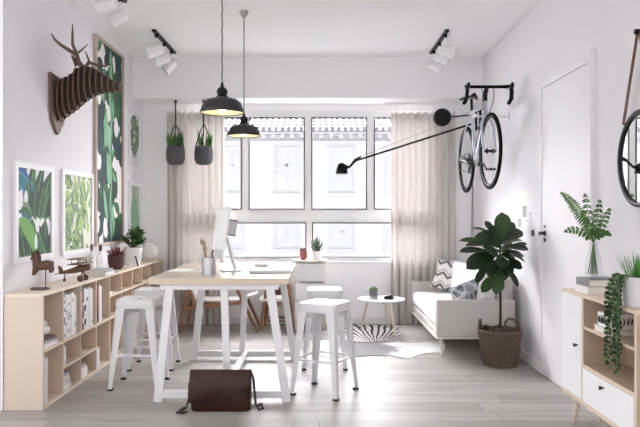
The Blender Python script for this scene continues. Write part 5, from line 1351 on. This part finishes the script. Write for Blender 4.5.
b.build('vine_leaves', [L_v,L_v2], t, smooth=True); sb.build('vine_stem', L_v2, t, smooth=True)

# ------------------------------------------------------------------ round mirror on a strap
t = thing('round_mirror', 'round black-framed mirror hung on a brown leather strap', 'mirror', (XR,3.53,1.482))
my, mz, mr = 3.53, 1.482, .25
Mm = ry(-PI/2)
MB().lathe([(mr-.022,.002),(mr,.002),(mr,.042),(mr-.012,.046),(mr-.022,.042),(mr-.022,.002)], (XR,my,mz), 64, Mm, cap=False).build('frame', M_black, t, smooth=True)
m = bpy.data.materials.new('mirror_silver'); m.use_nodes = True; bb_ = m.node_tree.nodes['Principled BSDF']; bb_.inputs['Metallic'].default_value = 1; bb_.inputs['Roughness'].default_value = .01; bb_.inputs['Base Color'].default_value = (.93,.94,.94,1)
MB().lathe([(.0002,.032),(mr-.021,.032)], (XR,my,mz), 64, Mm, cap=False).build('glass', m, t)
pz = 2.13
b = MB()
for s in (-1,1):
    a = math.radians(50); p0 = Vector((XR-.048,my+s*mr*math.cos(a),mz+mr*math.sin(a))); p1 = Vector((XR-.040,my+s*.012,pz))
    MB().bar(p0,p1,.028,.004,(0,1,0)).build('strap', mat('saddle_leather',(.10,.032,.016),.5,0,.2,30), t)
MB().cyl((XR-.001,my,pz),(XR-.06,my,pz),.014,n=16).build('peg', M_black, t, smooth=True)

# ------------------------------------------------------------------ light
w = bpy.data.worlds.new('sky'); bpy.context.scene.world = w; w.use_nodes = True; nt = w.node_tree; N = nt.nodes; L = nt.links.new
bg = N['Background']; tc = N.new('ShaderNodeTexCoord'); sx = N.new('ShaderNodeSeparateXYZ')
mr_ = N.new('ShaderNodeMapRange'); mr_.inputs['From Min'].default_value = .05; mr_.inputs['From Max'].default_value = .9; mr_.inputs['To Min'].default_value = .34; mr_.inputs['To Max'].default_value = 6.6
L(tc.outputs['Generated'], sx.inputs[0]); L(sx.outputs['Y'], mr_.inputs['Value']); L(mr_.outputs[0], bg.inputs['Strength'])
bg.inputs['Color'].default_value = (.972,.968,1.0,1)
sun = bpy.data.lights.new('sun', 'SUN'); sun.energy = .9; sun.angle = math.radians(30); sun.color = (1,.98,.95)
so = bpy.data.objects.new('sun', sun); C.objects.link(so)
so.rotation_euler = Vector((1.25,-1.2,-.95)).to_track_quat('-Z','Y').to_euler()

cam = bpy.data.cameras.new('camera'); cam.sensor_width = 36; cam.sensor_fit = 'HORIZONTAL'; cam.lens = 36*F/640; cam.clip_start = .05
co = bpy.data.objects.new('camera', cam); C.objects.link(co); co.location = (0,0,HC); co.rotation_euler = (PI/2,0,0)
sc_ = bpy.context.scene; sc_.camera = co
sc_.view_settings.view_transform = 'Standard'; sc_.view_settings.look = 'None'; sc_.view_settings.exposure = 2.18; sc_.view_settings.gamma = 1; sc_.view_settings.use_curve_mapping = False
sc_.cycles.use_denoising = True
sc_.cycles.max_bounces = 12; sc_.cycles.diffuse_bounces = 8; sc_.cycles.transparent_max_bounces = 16
sc_.cycles.sample_clamp_indirect = 8
